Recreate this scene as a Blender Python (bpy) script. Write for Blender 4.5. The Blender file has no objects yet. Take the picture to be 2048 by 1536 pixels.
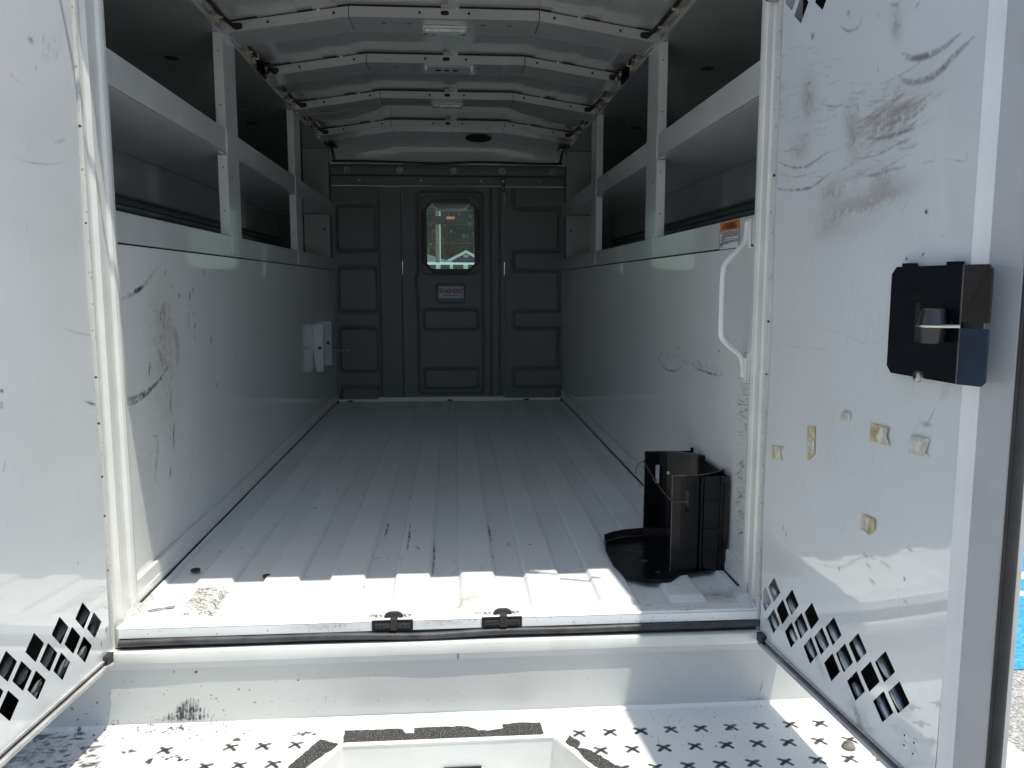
import bpy, bmesh, math, random
import numpy as np
from mathutils import Vector, Matrix
rng = np.random.default_rng(7); random.seed(7)
S = bpy.context.scene; COL = S.collection
# ------------------------------------------------------------------ camera constants (measured from the photo's perspective)
F_, YAW, PIT, CH = 1609.0, .0731, .1228, .6453
_cy, _sy, _cp, _sp = math.cos(YAW), math.sin(YAW), math.cos(PIT), math.sin(PIT)
CW = np.array([_sy*_cp, _cy*_cp, -_sp]); CR = np.array([_cy, -_sy, 0.]); CU = np.cross(CR, CW); CC = np.array([0, 0, CH])
def ray(u, v): return CW + (u-1024)/F_*CR - (v-768)/F_*CU
def at(u, v, ax, val):
    """point where the photo's pixel (u,v) meets the plane ax = val"""
    d = ray(u, v); i = 'xyz'.index(ax); t = (val-CC[i])/d[i]; return CC + t*d
def on_plane(u, v, P, n):
    d = ray(u, v); t = np.dot(np.array(P)-CC, n)/np.dot(d, n); return CC + t*d
XL, XR, YB, YF = -.651, .619, 4.52, 1.50
GZ = -.75
# ------------------------------------------------------------------ materials
def mat(name, base=(.8, .8, .79), rough=.4, metal=0, coat=0, coat_r=.05, bump=0, bscale=400, spec=.5, vary=0, vscale=6, wave=0, emit=None):
    m = bpy.data.materials.new(name); m.use_nodes = True; N = m.node_tree.nodes; L = m.node_tree.links
    b = N['Principled BSDF']; b.inputs['Roughness'].default_value = rough; b.inputs['Metallic'].default_value = metal
    b.inputs['Coat Weight'].default_value = coat; b.inputs['Coat IOR'].default_value = 1.6; b.inputs['Coat Roughness'].default_value = coat_r; b.inputs['Specular IOR Level'].default_value = spec
    tc = N.new('ShaderNodeTexCoord')
    n1 = N.new('ShaderNodeTexNoise'); n1.inputs['Scale'].default_value = vscale; n1.inputs['Detail'].default_value = 6
    L.new(tc.outputs['Object'], n1.inputs['Vector'])
    cr = N.new('ShaderNodeValToRGB'); c = cr.color_ramp; c.elements[0].position = .35; c.elements[1].position = .65
    c.elements[0].color = (*[x*(1-vary) for x in base], 1); c.elements[1].color = (*[min(1, x*(1+vary*.4)) for x in base], 1)
    L.new(n1.outputs['Fac'], cr.inputs['Fac']); L.new(cr.outputs['Color'], b.inputs['Base Color'])
    if bump or wave:
        bp = N.new('ShaderNodeBump'); bp.inputs['Strength'].default_value = 1
        n2 = N.new('ShaderNodeTexNoise'); n2.inputs['Scale'].default_value = bscale; n2.inputs['Detail'].default_value = 3
        L.new(tc.outputs['Object'], n2.inputs['Vector']); bp.inputs['Distance'].default_value = bump if bump else wave
        L.new(n2.outputs['Fac'], bp.inputs['Height']); L.new(bp.outputs['Normal'], b.inputs['Normal'])
        if wave and not bump: n2.inputs['Scale'].default_value = 5
    if emit: b.inputs['Emission Color'].default_value = (*emit, 1); b.inputs['Emission Strength'].default_value = 1
    return m
def painted(name, rough=.32, coat=.6, cior=1.7, coat_r=.06, wave=.0016, wscale=4.5, tint=(1, 1, 1)):
    """gloss white sheet-metal paint; 'mark' colour attribute carries scuffs and chips, its alpha the gloss that is left"""
    m = bpy.data.materials.new(name); m.use_nodes = True; N = m.node_tree.nodes; L = m.node_tree.links; b = N['Principled BSDF']
    a = N.new('ShaderNodeAttribute'); a.attribute_name = 'mark'
    tc = N.new('ShaderNodeTexCoord')
    n1 = N.new('ShaderNodeTexNoise'); n1.inputs['Scale'].default_value = 3.5; n1.inputs['Detail'].default_value = 8; n1.inputs['Roughness'].default_value = .65
    L.new(tc.outputs['Object'], n1.inputs['Vector'])
    cr = N.new('ShaderNodeValToRGB'); cr.color_ramp.elements[0].position = .2; cr.color_ramp.elements[1].position = .8
    cr.color_ramp.elements[0].color = (.93*tint[0], .93*tint[1], .92*tint[2], 1); cr.color_ramp.elements[1].color = (*tint, 1)
    L.new(n1.outputs['Fac'], cr.inputs['Fac'])
    mx = N.new('ShaderNodeMix'); mx.data_type = 'RGBA'; mx.blend_type = 'MULTIPLY'; mx.inputs[0].default_value = 1
    L.new(a.outputs['Color'], mx.inputs[6]); L.new(cr.outputs['Color'], mx.inputs[7]); L.new(mx.outputs[2], b.inputs['Base Color'])
    mr = N.new('ShaderNodeMapRange'); mr.inputs['To Min'].default_value = .65; mr.inputs['To Max'].default_value = rough
    L.new(a.outputs['Alpha'], mr.inputs['Value'])
    n3 = N.new('ShaderNodeTexNoise'); n3.inputs['Scale'].default_value = 14; n3.inputs['Detail'].default_value = 4
    L.new(tc.outputs['Object'], n3.inputs['Vector'])
    ad = N.new('ShaderNodeMath'); ad.operation = 'MULTIPLY_ADD'; ad.inputs[1].default_value = .10; L.new(n3.outputs['Fac'], ad.inputs[0])
    sb = N.new('ShaderNodeMath'); sb.operation = 'SUBTRACT'; sb.inputs[1].default_value = .05; L.new(mr.outputs['Result'], sb.inputs[0]); L.new(sb.outputs[0], ad.inputs[2])
    L.new(ad.outputs[0], b.inputs['Roughness'])
    cm = N.new('ShaderNodeMath'); cm.operation = 'MULTIPLY'; cm.inputs[1].default_value = coat; L.new(a.outputs['Alpha'], cm.inputs[0]); L.new(cm.outputs[0], b.inputs['Coat Weight']); b.inputs['Coat IOR'].default_value = cior
    cr2 = N.new('ShaderNodeMapRange'); cr2.inputs['From Min'].default_value = .35; cr2.inputs['From Max'].default_value = .75
    cr2.inputs['To Min'].default_value = coat_r; cr2.inputs['To Max'].default_value = coat_r+.03
    L.new(n3.outputs['Fac'], cr2.inputs['Value']); L.new(cr2.outputs['Result'], b.inputs['Coat Roughness'])
    n2 = N.new('ShaderNodeTexNoise'); n2.inputs['Scale'].default_value = wscale; n2.inputs['Detail'].default_value = 2; L.new(tc.outputs['Object'], n2.inputs['Vector'])
    bp = N.new('ShaderNodeBump'); bp.inputs['Distance'].default_value = wave*4; bp.inputs['Strength'].default_value = .6; L.new(n2.outputs['Fac'], bp.inputs['Height'])
    n4 = N.new('ShaderNodeTexNoise'); n4.inputs['Scale'].default_value = 500; L.new(tc.outputs['Object'], n4.inputs['Vector'])
    bp2 = N.new('ShaderNodeBump'); bp2.inputs['Distance'].default_value = .0001; bp2.inputs['Strength'].default_value = .5
    L.new(n4.outputs['Fac'], bp2.inputs['Height']); L.new(bp.outputs['Normal'], bp2.inputs['Normal']); L.new(bp2.outputs['Normal'], b.inputs['Normal'])
    return m
M = {}
M['panel'] = painted('painted_panel', rough=.3, coat=1, coat_r=.035, wave=.0012)
M['door'] = painted('painted_door', rough=.3, coat=1, coat_r=.02, wave=.0012, wscale=5, cior=2.05)
M['floor'] = painted('painted_floor', rough=.42, coat=.25, coat_r=.2, wave=.0004, wscale=7)
M['step'] = painted('painted_step', rough=.42, coat=.35, coat_r=.15, wave=.001, wscale=6)
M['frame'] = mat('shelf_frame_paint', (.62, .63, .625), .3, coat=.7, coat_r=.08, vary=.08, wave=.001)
M['inner'] = mat('compartment_shade_paint', (.33, .34, .34), .25, coat=.8, coat_r=.06, vary=.06, wave=.001)  # same white paint as the panels, compartment shade put into its grey
M['bowface'] = mat('bow_face_shade', (.40, .405, .40), .3, coat=.5, coat_r=.08, vary=.08, wave=.001)  # front faces of the bows, darkened in colour against the sky light
M['grime'] = mat('grimy_steel', (.045, .036, .03), .7, bump=.0006, bscale=300, vary=.5, vscale=60)
M['white'] = mat('white_paint', (.82, .825, .80), .32, coat=.5, coat_r=.08, vary=.06, wave=.0015)
M['white_dull'] = mat('white_dull_paint', (.80, .80, .76), .45, coat=.2, coat_r=.2, vary=.08, vscale=12, wave=.0003)
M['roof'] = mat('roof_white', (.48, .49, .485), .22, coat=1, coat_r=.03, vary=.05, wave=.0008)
M['gap'] = mat('dark_gap', (.012, .012, .013), .8)
M['edge_grey'] = mat('edge_return_shade', (.44, .45, .46), .35, coat=.7, coat_r=.06, vary=.08, wave=.001)  # door white darkened: shade of the turned edge put into the colour
M['hatch_grey'] = mat('hatch_seal_grey', (.10, .105, .11), .4, vary=.2, vscale=10)
M['hem'] = mat('worn_hem_paint', (.5, .5, .49), .4, coat=.3, coat_r=.15, vary=.25, vscale=30)
M['rubber'] = mat('black_rubber', (.03, .03, .032), .5, bump=.0004, bscale=250, vary=.3, vscale=30)
M['rubber_grey'] = mat('worn_rubber', (.055, .055, .06), .5, bump=.0006, bscale=120, vary=.5, vscale=25)
M['plastic'] = mat('grey_plastic', (.145, .156, .156), .46, spec=.35, bump=.00035, bscale=900, vary=.06, vscale=8)
M['plastic_dark'] = mat('dark_plastic', (.05, .053, .053), .5, bump=.0003, bscale=900)
M['gasket'] = mat('window_gasket', (.022, .023, .023), .5)
M['steel'] = mat('zinc_steel', (.5, .5, .5), .35, metal=1, vary=.25, vscale=40)
M['alu'] = mat('brushed_aluminium', (.42, .46, .50), .45, metal=.1, vary=.1, vscale=30)
M['blackpaint'] = mat('black_satin_paint', (.005, .0055, .007), .3, coat=.3, coat_r=.14, vary=.4, vscale=14, wave=.001, spec=.15)
M['blackplate'] = mat('black_plated_steel', (.005, .006, .010), .4, vary=.35, vscale=12, coat=.12, coat_r=.2, wave=.0008, spec=.15)
M['blueplate'] = mat('blue_reflect_steel', (.006, .020, .05), .3, metal=.3, vary=.4, vscale=20)  # blue reflection on the lock flange, put into its base colour
M['brownplate'] = mat('brown_reflect_steel', (.014, .008, .008), .3, metal=.3, vary=.4, vscale=20)  # brownish reflection on the lock flange, put into its base colour
M['chrome'] = mat('satin_chrome', (.75, .74, .68), .18, metal=1)
M['dark_box'] = mat('vent_dark_box', (.012, .012, .013), .75, spec=.1, vary=.3, vscale=20)
M['soft_glint'] = mat('louvre_glint', (.85, .85, .86), .3, metal=.5)  # highlight on the louvres, put into a bright base colour
M['mirror_back'] = mat('mirror_glass', (.40, .42, .42), .3)
M['rim_metal'] = mat('worn_rim_metal', (.16, .13, .11), .45, metal=.4, vary=.6, vscale=60)
M['knob'] = mat('black_knob_plastic', (.02, .02, .022), .3, coat=.4)
M['rust'] = mat('rusty_edge', (.075, .035, .020), .8, bump=.0006, bscale=300, vary=.6, vscale=60)
M['bolt'] = mat('dirty_bolt', (.20, .19, .16), .7, bump=.001, bscale=200, vary=.6, vscale=70)
M['rim_rust'] = mat('dark_rusty_rim', (.022, .013, .010), .6, vary=.7, vscale=40)
M['twine'] = mat('brown_twine', (.11, .075, .045), .9, bump=.0006, bscale=500, vary=.4, vscale=80)
M['wire'] = mat('black_wire_loom', (.015, .015, .017), .45, bump=.0008, bscale=150)
M['clip'] = mat('pale_clip', (.45, .42, .30), .5)
M['lens'] = mat('lamp_lens', (.62, .62, .55), .2, coat=.5, bump=.0012, bscale=180, vary=.3, vscale=60)
M['tape_y'] = mat('yellow_tape_foam', (.60, .52, .29), .8, bump=.0006, bscale=200, vary=.35, vscale=60)
M['tape_w'] = mat('peeled_tape_backing', (.68, .66, .58), .85, bump=.0008, bscale=250, vary=.3, vscale=70)
M['orange'] = mat('orange_label', (.80, .20, .015), .45)
M['label_w'] = mat('label_white', (.72, .73, .72), .45)
M['ink'] = mat('black_ink', (.015, .013, .012), .5)
M['redink'] = mat('dark_red_ink', (.16, .006, .02), .5)
M['silver_label'] = mat('silver_label', (.50, .50, .60), .5, vary=.35, vscale=70)
def grit_mat():
    m = bpy.data.materials.new('abrasive_grip'); m.use_nodes = True; N = m.node_tree.nodes; L = m.node_tree.links; b = N['Principled BSDF']
    tc = N.new('ShaderNodeTexCoord'); n = N.new('ShaderNodeTexNoise'); n.inputs['Scale'].default_value = 420; n.inputs['Detail'].default_value = 3
    L.new(tc.outputs['Object'], n.inputs['Vector']); cr = N.new('ShaderNodeValToRGB')
    e = cr.color_ramp.elements; e[0].position = .56; e[0].color = (.03, .029, .029, 1); e[1].position = .74; e[1].color = (.5, .49, .46, 1)
    L.new(n.outputs['Fac'], cr.inputs['Fac']); L.new(cr.outputs['Color'], b.inputs['Base Color']); b.inputs['Roughness'].default_value = .8
    bp = N.new('ShaderNodeBump'); bp.inputs['Distance'].default_value = .001; L.new(n.outputs['Fac'], bp.inputs['Height']); L.new(bp.outputs['Normal'], b.inputs['Normal'])
    return m
M['grit'] = grit_mat()
def ground_mat(name, c0, c1, sc, bump):
    m = bpy.data.materials.new(name); m.use_nodes = True; N = m.node_tree.nodes; L = m.node_tree.links; b = N['Principled BSDF']; b.inputs['Roughness'].default_value = .85
    tc = N.new('ShaderNodeTexCoord'); n = N.new('ShaderNodeTexNoise'); n.inputs['Scale'].default_value = sc; n.inputs['Detail'].default_value = 4; L.new(tc.outputs['Object'], n.inputs['Vector'])
    cr = N.new('ShaderNodeValToRGB'); e = cr.color_ramp.elements; e[0].position = .38; e[0].color = (*c0, 1); e[1].position = .62; e[1].color = (*c1, 1)
    L.new(n.outputs['Fac'], cr.inputs['Fac']); L.new(cr.outputs['Color'], b.inputs['Base Color'])
    bp = N.new('ShaderNodeBump'); bp.inputs['Distance'].default_value = bump; L.new(n.outputs['Fac'], bp.inputs['Height']); L.new(bp.outputs['Normal'], b.inputs['Normal'])
    return m
def glass_mat(name, tint, refl=.06):
    m = bpy.data.materials.new(name); m.use_nodes = True; N = m.node_tree.nodes; L = m.node_tree.links; N.remove(N['Principled BSDF'])
    t = N.new('ShaderNodeBsdfTransparent'); t.inputs['Color'].default_value = (*tint, 1); g = N.new('ShaderNodeBsdfGlossy'); g.inputs['Roughness'].default_value = .03
    x = N.new('ShaderNodeMixShader'); n = N.new('ShaderNodeTexNoise'); n.inputs['Scale'].default_value = 3
    mr = N.new('ShaderNodeMapRange'); mr.inputs['To Min'].default_value = refl*.6; mr.inputs['To Max'].default_value = refl*1.5
    L.new(n.outputs['Fac'], mr.inputs['Value']); L.new(mr.outputs['Result'], x.inputs['Fac'])
    L.new(t.outputs[0], x.inputs[1]); L.new(g.outputs[0], x.inputs[2]); L.new(x.outputs[0], N['Material Output'].inputs['Surface'])
    return m
M['glass'] = glass_mat('tinted_glass', (.40, .55, .52)); M['windshield'] = glass_mat('windshield_glass', (.85, .95, .92), .04)
# ------------------------------------------------------------------ object helpers
def link(o, parent=None):
    COL.objects.link(o)
    if parent is not None:
        o.parent = parent
        if parent.type == 'EMPTY': o.location = -Vector(parent.location)
    return o
def empty(name, loc, label, cat, group=None):
    o = bpy.data.objects.new(name, None); COL.objects.link(o); o.location = loc; o.empty_display_size = .1
    o['label'] = label; o['category'] = cat
    if group: o['group'] = group
    return o
def mesh_obj(name, verts, faces, m, parent=None, smooth=False, label=None):
    me = bpy.data.meshes.new(name); me.from_pydata([tuple(map(float, v)) for v in verts], [], faces); me.update()
    bm = bmesh.new(); bm.from_mesh(me); bmesh.ops.recalc_face_normals(bm, faces=bm.faces); bm.to_mesh(me); bm.free()
    if smooth: me.shade_smooth()
    me.materials.append(M[m] if isinstance(m, str) else m)
    o = bpy.data.objects.new(name, me); link(o, parent)
    if label: o['label'] = label
    return o
class MB:
    """collects pieces of ONE part"""
    def __init__(s): s.v = []; s.f = []; s.mi = []
    def add(s, v, f, mi=0):
        k = len(s.v); s.v += [tuple(map(float, p)) for p in v]; s.f += [tuple(i+k for i in q) for q in f]; s.mi += [mi]*len(f); return s
    def box(s, lo, hi, mi=0, bev=0):
        x0, y0, z0 = [min(a, b) for a, b in zip(lo, hi)]; x1, y1, z1 = [max(a, b) for a, b in zip(lo, hi)]
        if bev:
            bm = bmesh.new(); bmesh.ops.create_cube(bm, size=1)
            for v in bm.verts: v.co = Vector(((x0+x1)/2+v.co.x*(x1-x0), (y0+y1)/2+v.co.y*(y1-y0), (z0+z1)/2+v.co.z*(z1-z0)))
            bmesh.ops.bevel(bm, geom=bm.edges[:], offset=bev, segments=2, affect='EDGES', profile=.5)
            bm.verts.index_update(); s.add([v.co for v in bm.verts], [[v.index for v in f.verts] for f in bm.faces], mi); bm.free(); return s
        v = [(x, y, z) for x in (x0, x1) for y in (y0, y1) for z in (z0, z1)]
        return s.add(v, [(0, 1, 3, 2), (4, 6, 7, 5), (0, 4, 5, 1), (2, 3, 7, 6), (0, 2, 6, 4), (1, 5, 7, 3)], mi)
    def quad(s, a, b, c, d, mi=0): return s.add([a, b, c, d], [(0, 1, 2, 3)], mi)
    def prism(s, poly, vec, mi=0):
        n = len(poly); p = [Vector(q) for q in poly]; w = Vector(vec)
        return s.add(p+[q+w for q in p], [tuple(range(n))[::-1], tuple(range(n, 2*n))]+[(i, (i+1) % n, n+(i+1) % n, n+i) for i in range(n)], mi)
    def tube(s, pts, r, n=10, mi=0, caps=True):
        P = [Vector(p) for p in pts]; rr = r if hasattr(r, '__len__') else [r]*len(P); k = len(s.v); up = None
        for i, p in enumerate(P):
            t = (P[min(i+1, len(P)-1)]-P[max(i-1, 0)]).normalized()
            if up is None: up = t.orthogonal().normalized()
            up = (up-t*up.dot(t)).normalized(); w = t.cross(up)
            for j in range(n):
                a = 2*math.pi*j/n; s.v.append(tuple(p+(up*math.cos(a)+w*math.sin(a))*rr[i]))
        for i in range(len(P)-1):
            for j in range(n):
                s.f.append((k+i*n+j, k+i*n+(j+1) % n, k+(i+1)*n+(j+1) % n, k+(i+1)*n+j)); s.mi.append(mi)
        if caps: s.f += [tuple(range(k, k+n))[::-1], tuple(range(k+(len(P)-1)*n, k+len(P)*n))]; s.mi += [mi, mi]
        return s
    def disc(s, c, nrm, r, n=16, mi=0, h=0):
        nrm = Vector(nrm).normalized(); return s.tube([Vector(c)-nrm*1e-4, Vector(c)+nrm*max(h, 2e-4)], r, n, mi)
    def ngon(s, pts, mi=0): return s.add(pts, [tuple(range(len(pts)))], mi)
    def build(s, name, mats, parent=None, smooth=False, label=None):
        if isinstance(mats, str): mats = [mats]
        me = bpy.data.meshes.new(name); me.from_pydata(s.v, [], s.f); me.update()
        bm = bmesh.new(); bm.from_mesh(me)
        for f, i in zip(bm.faces, s.mi): f.material_index = i
        bmesh.ops.recalc_face_normals(bm, faces=bm.faces); bm.to_mesh(me); bm.free()
        for m in mats: me.materials.append(M[m])
        if smooth:
            me.shade_smooth()
            try: me.set_sharp_from_angle(angle=math.radians(38))
            except Exception: pass
        o = bpy.data.objects.new(name, me); link(o, parent)
        if label: o['label'] = label
        return o
def arc(c, r, a0, a1, n): return [(c[0]+r*math.cos(a0+(a1-a0)*i/n), c[1]+r*math.sin(a0+(a1-a0)*i/n)) for i in range(n+1)]
def text_mb(mb, txt, size, O, U, V, mi, center=True, sx=1.0, bold=0):
    cu = bpy.data.curves.new('t', 'FONT'); cu.body = txt; cu.size = size; cu.resolution_u = 2; cu.offset = bold
    o = bpy.data.objects.new('t', cu); COL.objects.link(o); dg = bpy.context.evaluated_depsgraph_get(); me = bpy.data.meshes.new_from_object(o.evaluated_get(dg))
    xs = [v.co.x for v in me.vertices]; ys = [v.co.y for v in me.vertices]; cx = (min(xs)+max(xs))/2 if center else 0; cy = (min(ys)+max(ys))/2 if center else 0
    O = Vector(O); U = Vector(U); V = Vector(V)
    mb.add([O+U*((v.co.x-cx)*sx)+V*(v.co.y-cy) for v in me.vertices], [tuple(p.vertices) for p in me.polygons], mi)
    bpy.data.objects.remove(o); bpy.data.curves.remove(cu); bpy.data.meshes.remove(me)
# ------------------------------------------------------------------ painted sheet: a fine grid whose marks are painted in metres
def vnoise(nv, nu, cv, cu):
    a = rng.random((int(nv/cv)+3, int(nu/cu)+3)); y = np.arange(nv)/cv; x = np.arange(nu)/cu; yi = y.astype(int); xi = x.astype(int)
    fy = (y-yi)[:, None]; fx = (x-xi)[None]; fy = fy*fy*(3-2*fy); fx = fx*fx*(3-2*fx)
    return (a[yi][:, xi]*(1-fy)*(1-fx)+a[yi+1][:, xi]*fy*(1-fx)+a[yi][:, xi+1]*(1-fy)*fx+a[yi+1][:, xi+1]*fy*fx)
DARK = (.035, .034, .036); GREY = (.22, .22, .22); BROWN = (.26, .22, .19); RUST = (.30, .21, .14)
class Sheet:
    def __init__(s, O, U, V, us, vs, base=(.92, .94, .925)):
        s.O, s.U, s.V = [np.array(a, float) for a in (O, U, V)]; s.N = np.cross(s.U, s.V); s.us = np.array(us); s.vs = np.array(vs)
        nv, nu = len(vs), len(us); s.C = np.ones((nv, nu, 4)); s.C[..., :3] = base; s.H = np.zeros((nv, nu)); s.polys = []
        s.g = .55+.9*(vnoise(nv, nu, 2.2, 2.2)-.5)+.7*(vnoise(nv, nu, 6, 6)-.5)
    def px(s, u, v):
        p = on_plane(u, v, s.O, s.N)-s.O; return (float(p@s.U), float(p@s.V))
    def win(s, u0, u1, v0, v1):
        a, b = np.searchsorted(s.us, [u0, u1]); c, d = np.searchsorted(s.vs, [v0, v1]); return slice(c, d), slice(a, b)
    def put(s, W, A, col, gloss=.15):
        A = np.clip(A, 0, 1)[..., None]; s.C[W][..., :3] = s.C[W][..., :3]*(1-A)+np.array(col)*A; s.C[W][..., 3:] = s.C[W][..., 3:]*(1-A)+gloss*A
    def stroke(s, P, w, a=.8, col=DARK, grain=.6, taper=True, soft=.6):
        P = np.array(P, float)
        if len(P) > 2:      # smooth curve through the points
            Q = np.vstack([2*P[0]-P[1], P, 2*P[-1]-P[-2]]); o_ = []
            for i in range(1, len(Q)-2):
                for t in (0, .25, .5, .75): o_.append(.5*((2*Q[i])+(Q[i+1]-Q[i-1])*t+(2*Q[i-1]-5*Q[i]+4*Q[i+1]-Q[i+2])*t*t+(3*Q[i]-Q[i-1]-3*Q[i+1]+Q[i+2])*t**3))
            P = np.array(o_+[P[-1]])
        m = w*1.5; W = s.win(P[:, 0].min()-m, P[:, 0].max()+m, P[:, 1].min()-m, P[:, 1].max()+m)
        X, Y = np.meshgrid(s.us[W[1]], s.vs[W[0]]);
        if X.size == 0: return
        A = np.zeros_like(X); L = np.r_[0, np.cumsum(np.hypot(*np.diff(P, axis=0).T))]
        for i in range(len(P)-1):
            d = P[i+1]-P[i]; l2 = d@d+1e-12; t = np.clip(((X-P[i, 0])*d[0]+(Y-P[i, 1])*d[1])/l2, 0, 1)
            D = np.hypot(X-P[i, 0]-t*d[0], Y-P[i, 1]-t*d[1]); T = (L[i]+t*(L[i+1]-L[i]))/max(L[-1], 1e-9)
            ww = w/2*(np.clip(np.sin(np.pi*(T*.9+.05)), 0, 1)**.5 if taper else 1)
            A = np.maximum(A, np.clip(1-(D-ww*(1-soft))/(ww*soft*1.3+1e-4), 0, 1)*(.35+.65*np.sin(np.pi*(T*.86+.07)) if taper else 1))
        s.put(W, A*a*(1-grain+grain*np.clip(s.g[W]*1.6, 0, 1.2)), col)
    def smudge(s, c, ru, rv, ang=0, a=.3, col=BROWN, streak=0):
        r = max(ru, rv)*1.4; W = s.win(c[0]-r, c[0]+r, c[1]-r, c[1]+r); X, Y = np.meshgrid(s.us[W[1]]-c[0], s.vs[W[0]]-c[1])
        if X.size == 0: return
        ca, sa = math.cos(ang), math.sin(ang); p = X*ca+Y*sa; q = -X*sa+Y*ca
        A = 1.5*np.exp(-((p/ru)**2+(q/rv)**2)*1.6); n = .35+.65*s.g[W]
        if streak: n = n*.4+.6*(.5+.5*np.sin(q/streak+1.7*np.sin(p/ru*2)+3*s.g[W]))
        s.put(W, A*a*np.clip(n*1.3, 0, 1.3), col, .5)
    def blot(s, c, r, a=.95, col=DARK, k=None):
        """hard chip with a ragged outline"""
        W = s.win(c[0]-2*r, c[0]+2*r, c[1]-2*r, c[1]+2*r); X, Y = np.meshgrid(s.us[W[1]]-c[0], s.vs[W[0]]-c[1])
        if X.size == 0: return
        th = random.uniform(0, 3.14); e = k if k else random.uniform(.35, 1); p = X*math.cos(th)+Y*math.sin(th); q = (-X*math.sin(th)+Y*math.cos(th))/e
        A = np.clip((r*(.6+.7*s.g[W])-np.hypot(p, q))/(.25*r+2e-4), 0, 1); s.put(W, A*a, col, .05)
    def fleck(s, n, u0, u1, v0, v1, r0=.0008, r1=.003, col=DARK, a=.85, dens=None):
        for _ in range(n):
            u = random.uniform(u0, u1); v = random.uniform(v0, v1); r = r0+(r1-r0)*random.random()**3
            s.blot((u, v), r, a*random.uniform(.6, 1), col)
    def scratch(s, n, u0, u1, v0, v1, l0, l1, ang, da, w=.001, a=.35, col=GREY, curve=.3):
        for _ in range(n):
            u = random.uniform(u0, u1); v = random.uniform(v0, v1); t = ang+random.gauss(0, da); l = random.uniform(l0, l1); b = random.gauss(0, curve)*l
            P = [(u+math.cos(t)*l*q-math.sin(t)*b*(q*q-.25)*2, v+math.sin(t)*l*q+math.cos(t)*b*(q*q-.25)*2) for q in (-.5, -.25, 0, .25, .5)]
            s.stroke(P, w*random.uniform(.6, 1.6), a*random.uniform(.3, 1), col)
    def cut(s, poly): s.polys.append(np.array(poly, float))
    def build(s, name, m, parent):
        nv, nu = len(s.vs), len(s.us); X, Y = np.meshgrid(s.us, s.vs); X = X.copy(); Y = Y.copy()
        idx = np.arange(nv*nu).reshape(nv, nu); Fq = np.stack([idx[:-1, :-1], idx[:-1, 1:], idx[1:, 1:], idx[1:, :-1]], -1)
        keep = np.ones((nv-1, nu-1), bool); cx = (X[:-1, :-1]+X[1:, 1:])/2; cy = (Y[:-1, :-1]+Y[1:, 1:])/2
        for P in s.polys:
            lo = P.min(0)-.01; hi = P.max(0)+.01; W = s.win(lo[0], hi[0], lo[1], hi[1]); W = (slice(W[0].start, min(W[0].stop, nv-1)), slice(W[1].start, min(W[1].stop, nu-1)))
            x, y = cx[W], cy[W]; ins = np.zeros(x.shape, bool); n = len(P)
            for i in range(n):
                (xa, ya), (xb, yb) = P[i], P[(i+1) % n]
                if ya == yb: continue
                ins ^= ((ya > y) != (yb > y)) & (x < (xb-xa)*(y-ya)/(yb-ya)+xa)
            k2 = keep[W].copy(); k2[ins] = False; keep[W] = k2
            # snap the rim to the outline
            insv = np.zeros((nv, nu), bool); iw = np.zeros((nv-1, nu-1), bool); iw[W] = ins
            for dy in (0, 1):
                for dx in (0, 1): insv[dy:dy+nv-1, dx:dx+nu-1] |= iw
            kv = np.zeros((nv, nu), bool)
            for dy in (0, 1):
                for dx in (0, 1): kv[dy:dy+nv-1, dx:dx+nu-1] |= keep
            for (r, c) in np.argwhere(insv & kv):
                p = np.array([X[r, c], Y[r, c]]); best = None
                for i in range(n):
                    a, b = P[i], P[(i+1) % n]; d = b-a; t = np.clip((p-a)@d/(d@d), 0, 1); q = a+t*d; e = (q-p)@(q-p)
                    if best is None or e < best[0]: best = (e, q)
                X[r, c], Y[r, c] = best[1]
        V = s.O+X[..., None]*s.U+Y[..., None]*s.V+s.H[..., None]*s.N; V = V.reshape(-1, 3); Fq = Fq[keep]; nf = len(Fq)
        me = bpy.data.meshes.new(name); me.vertices.add(len(V)); me.vertices.foreach_set('co', V.ravel().astype(np.float32))
        me.loops.add(nf*4); me.loops.foreach_set('vertex_index', Fq.ravel().astype(np.int32)); me.polygons.add(nf)
        me.polygons.foreach_set('loop_start', np.arange(0, nf*4, 4, dtype=np.int32))
        me.update(calc_edges=True); me.validate()
        at_ = me.color_attributes.new('mark', 'FLOAT_COLOR', 'POINT'); at_.data.foreach_set('color', s.C.reshape(-1).astype(np.float32)); me.shade_smooth()
        me.materials.append(M[m]); o = bpy.data.objects.new(name, me); link(o, parent); return o
def steps(a, b, d, growth=0, ref=1.5):
    out = [a]
    while out[-1] < b-1e-6: out.append(min(b, out[-1]+d*((out[-1]/ref)**2 if growth else 1)))
    return out
# =================================================================== THE TRUCK
truck = empty('service_truck', (-.016, 1.5, GZ), 'white service truck seen through its open rear doors into the empty scuffed cargo body', 'service truck')
T = truck
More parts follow.
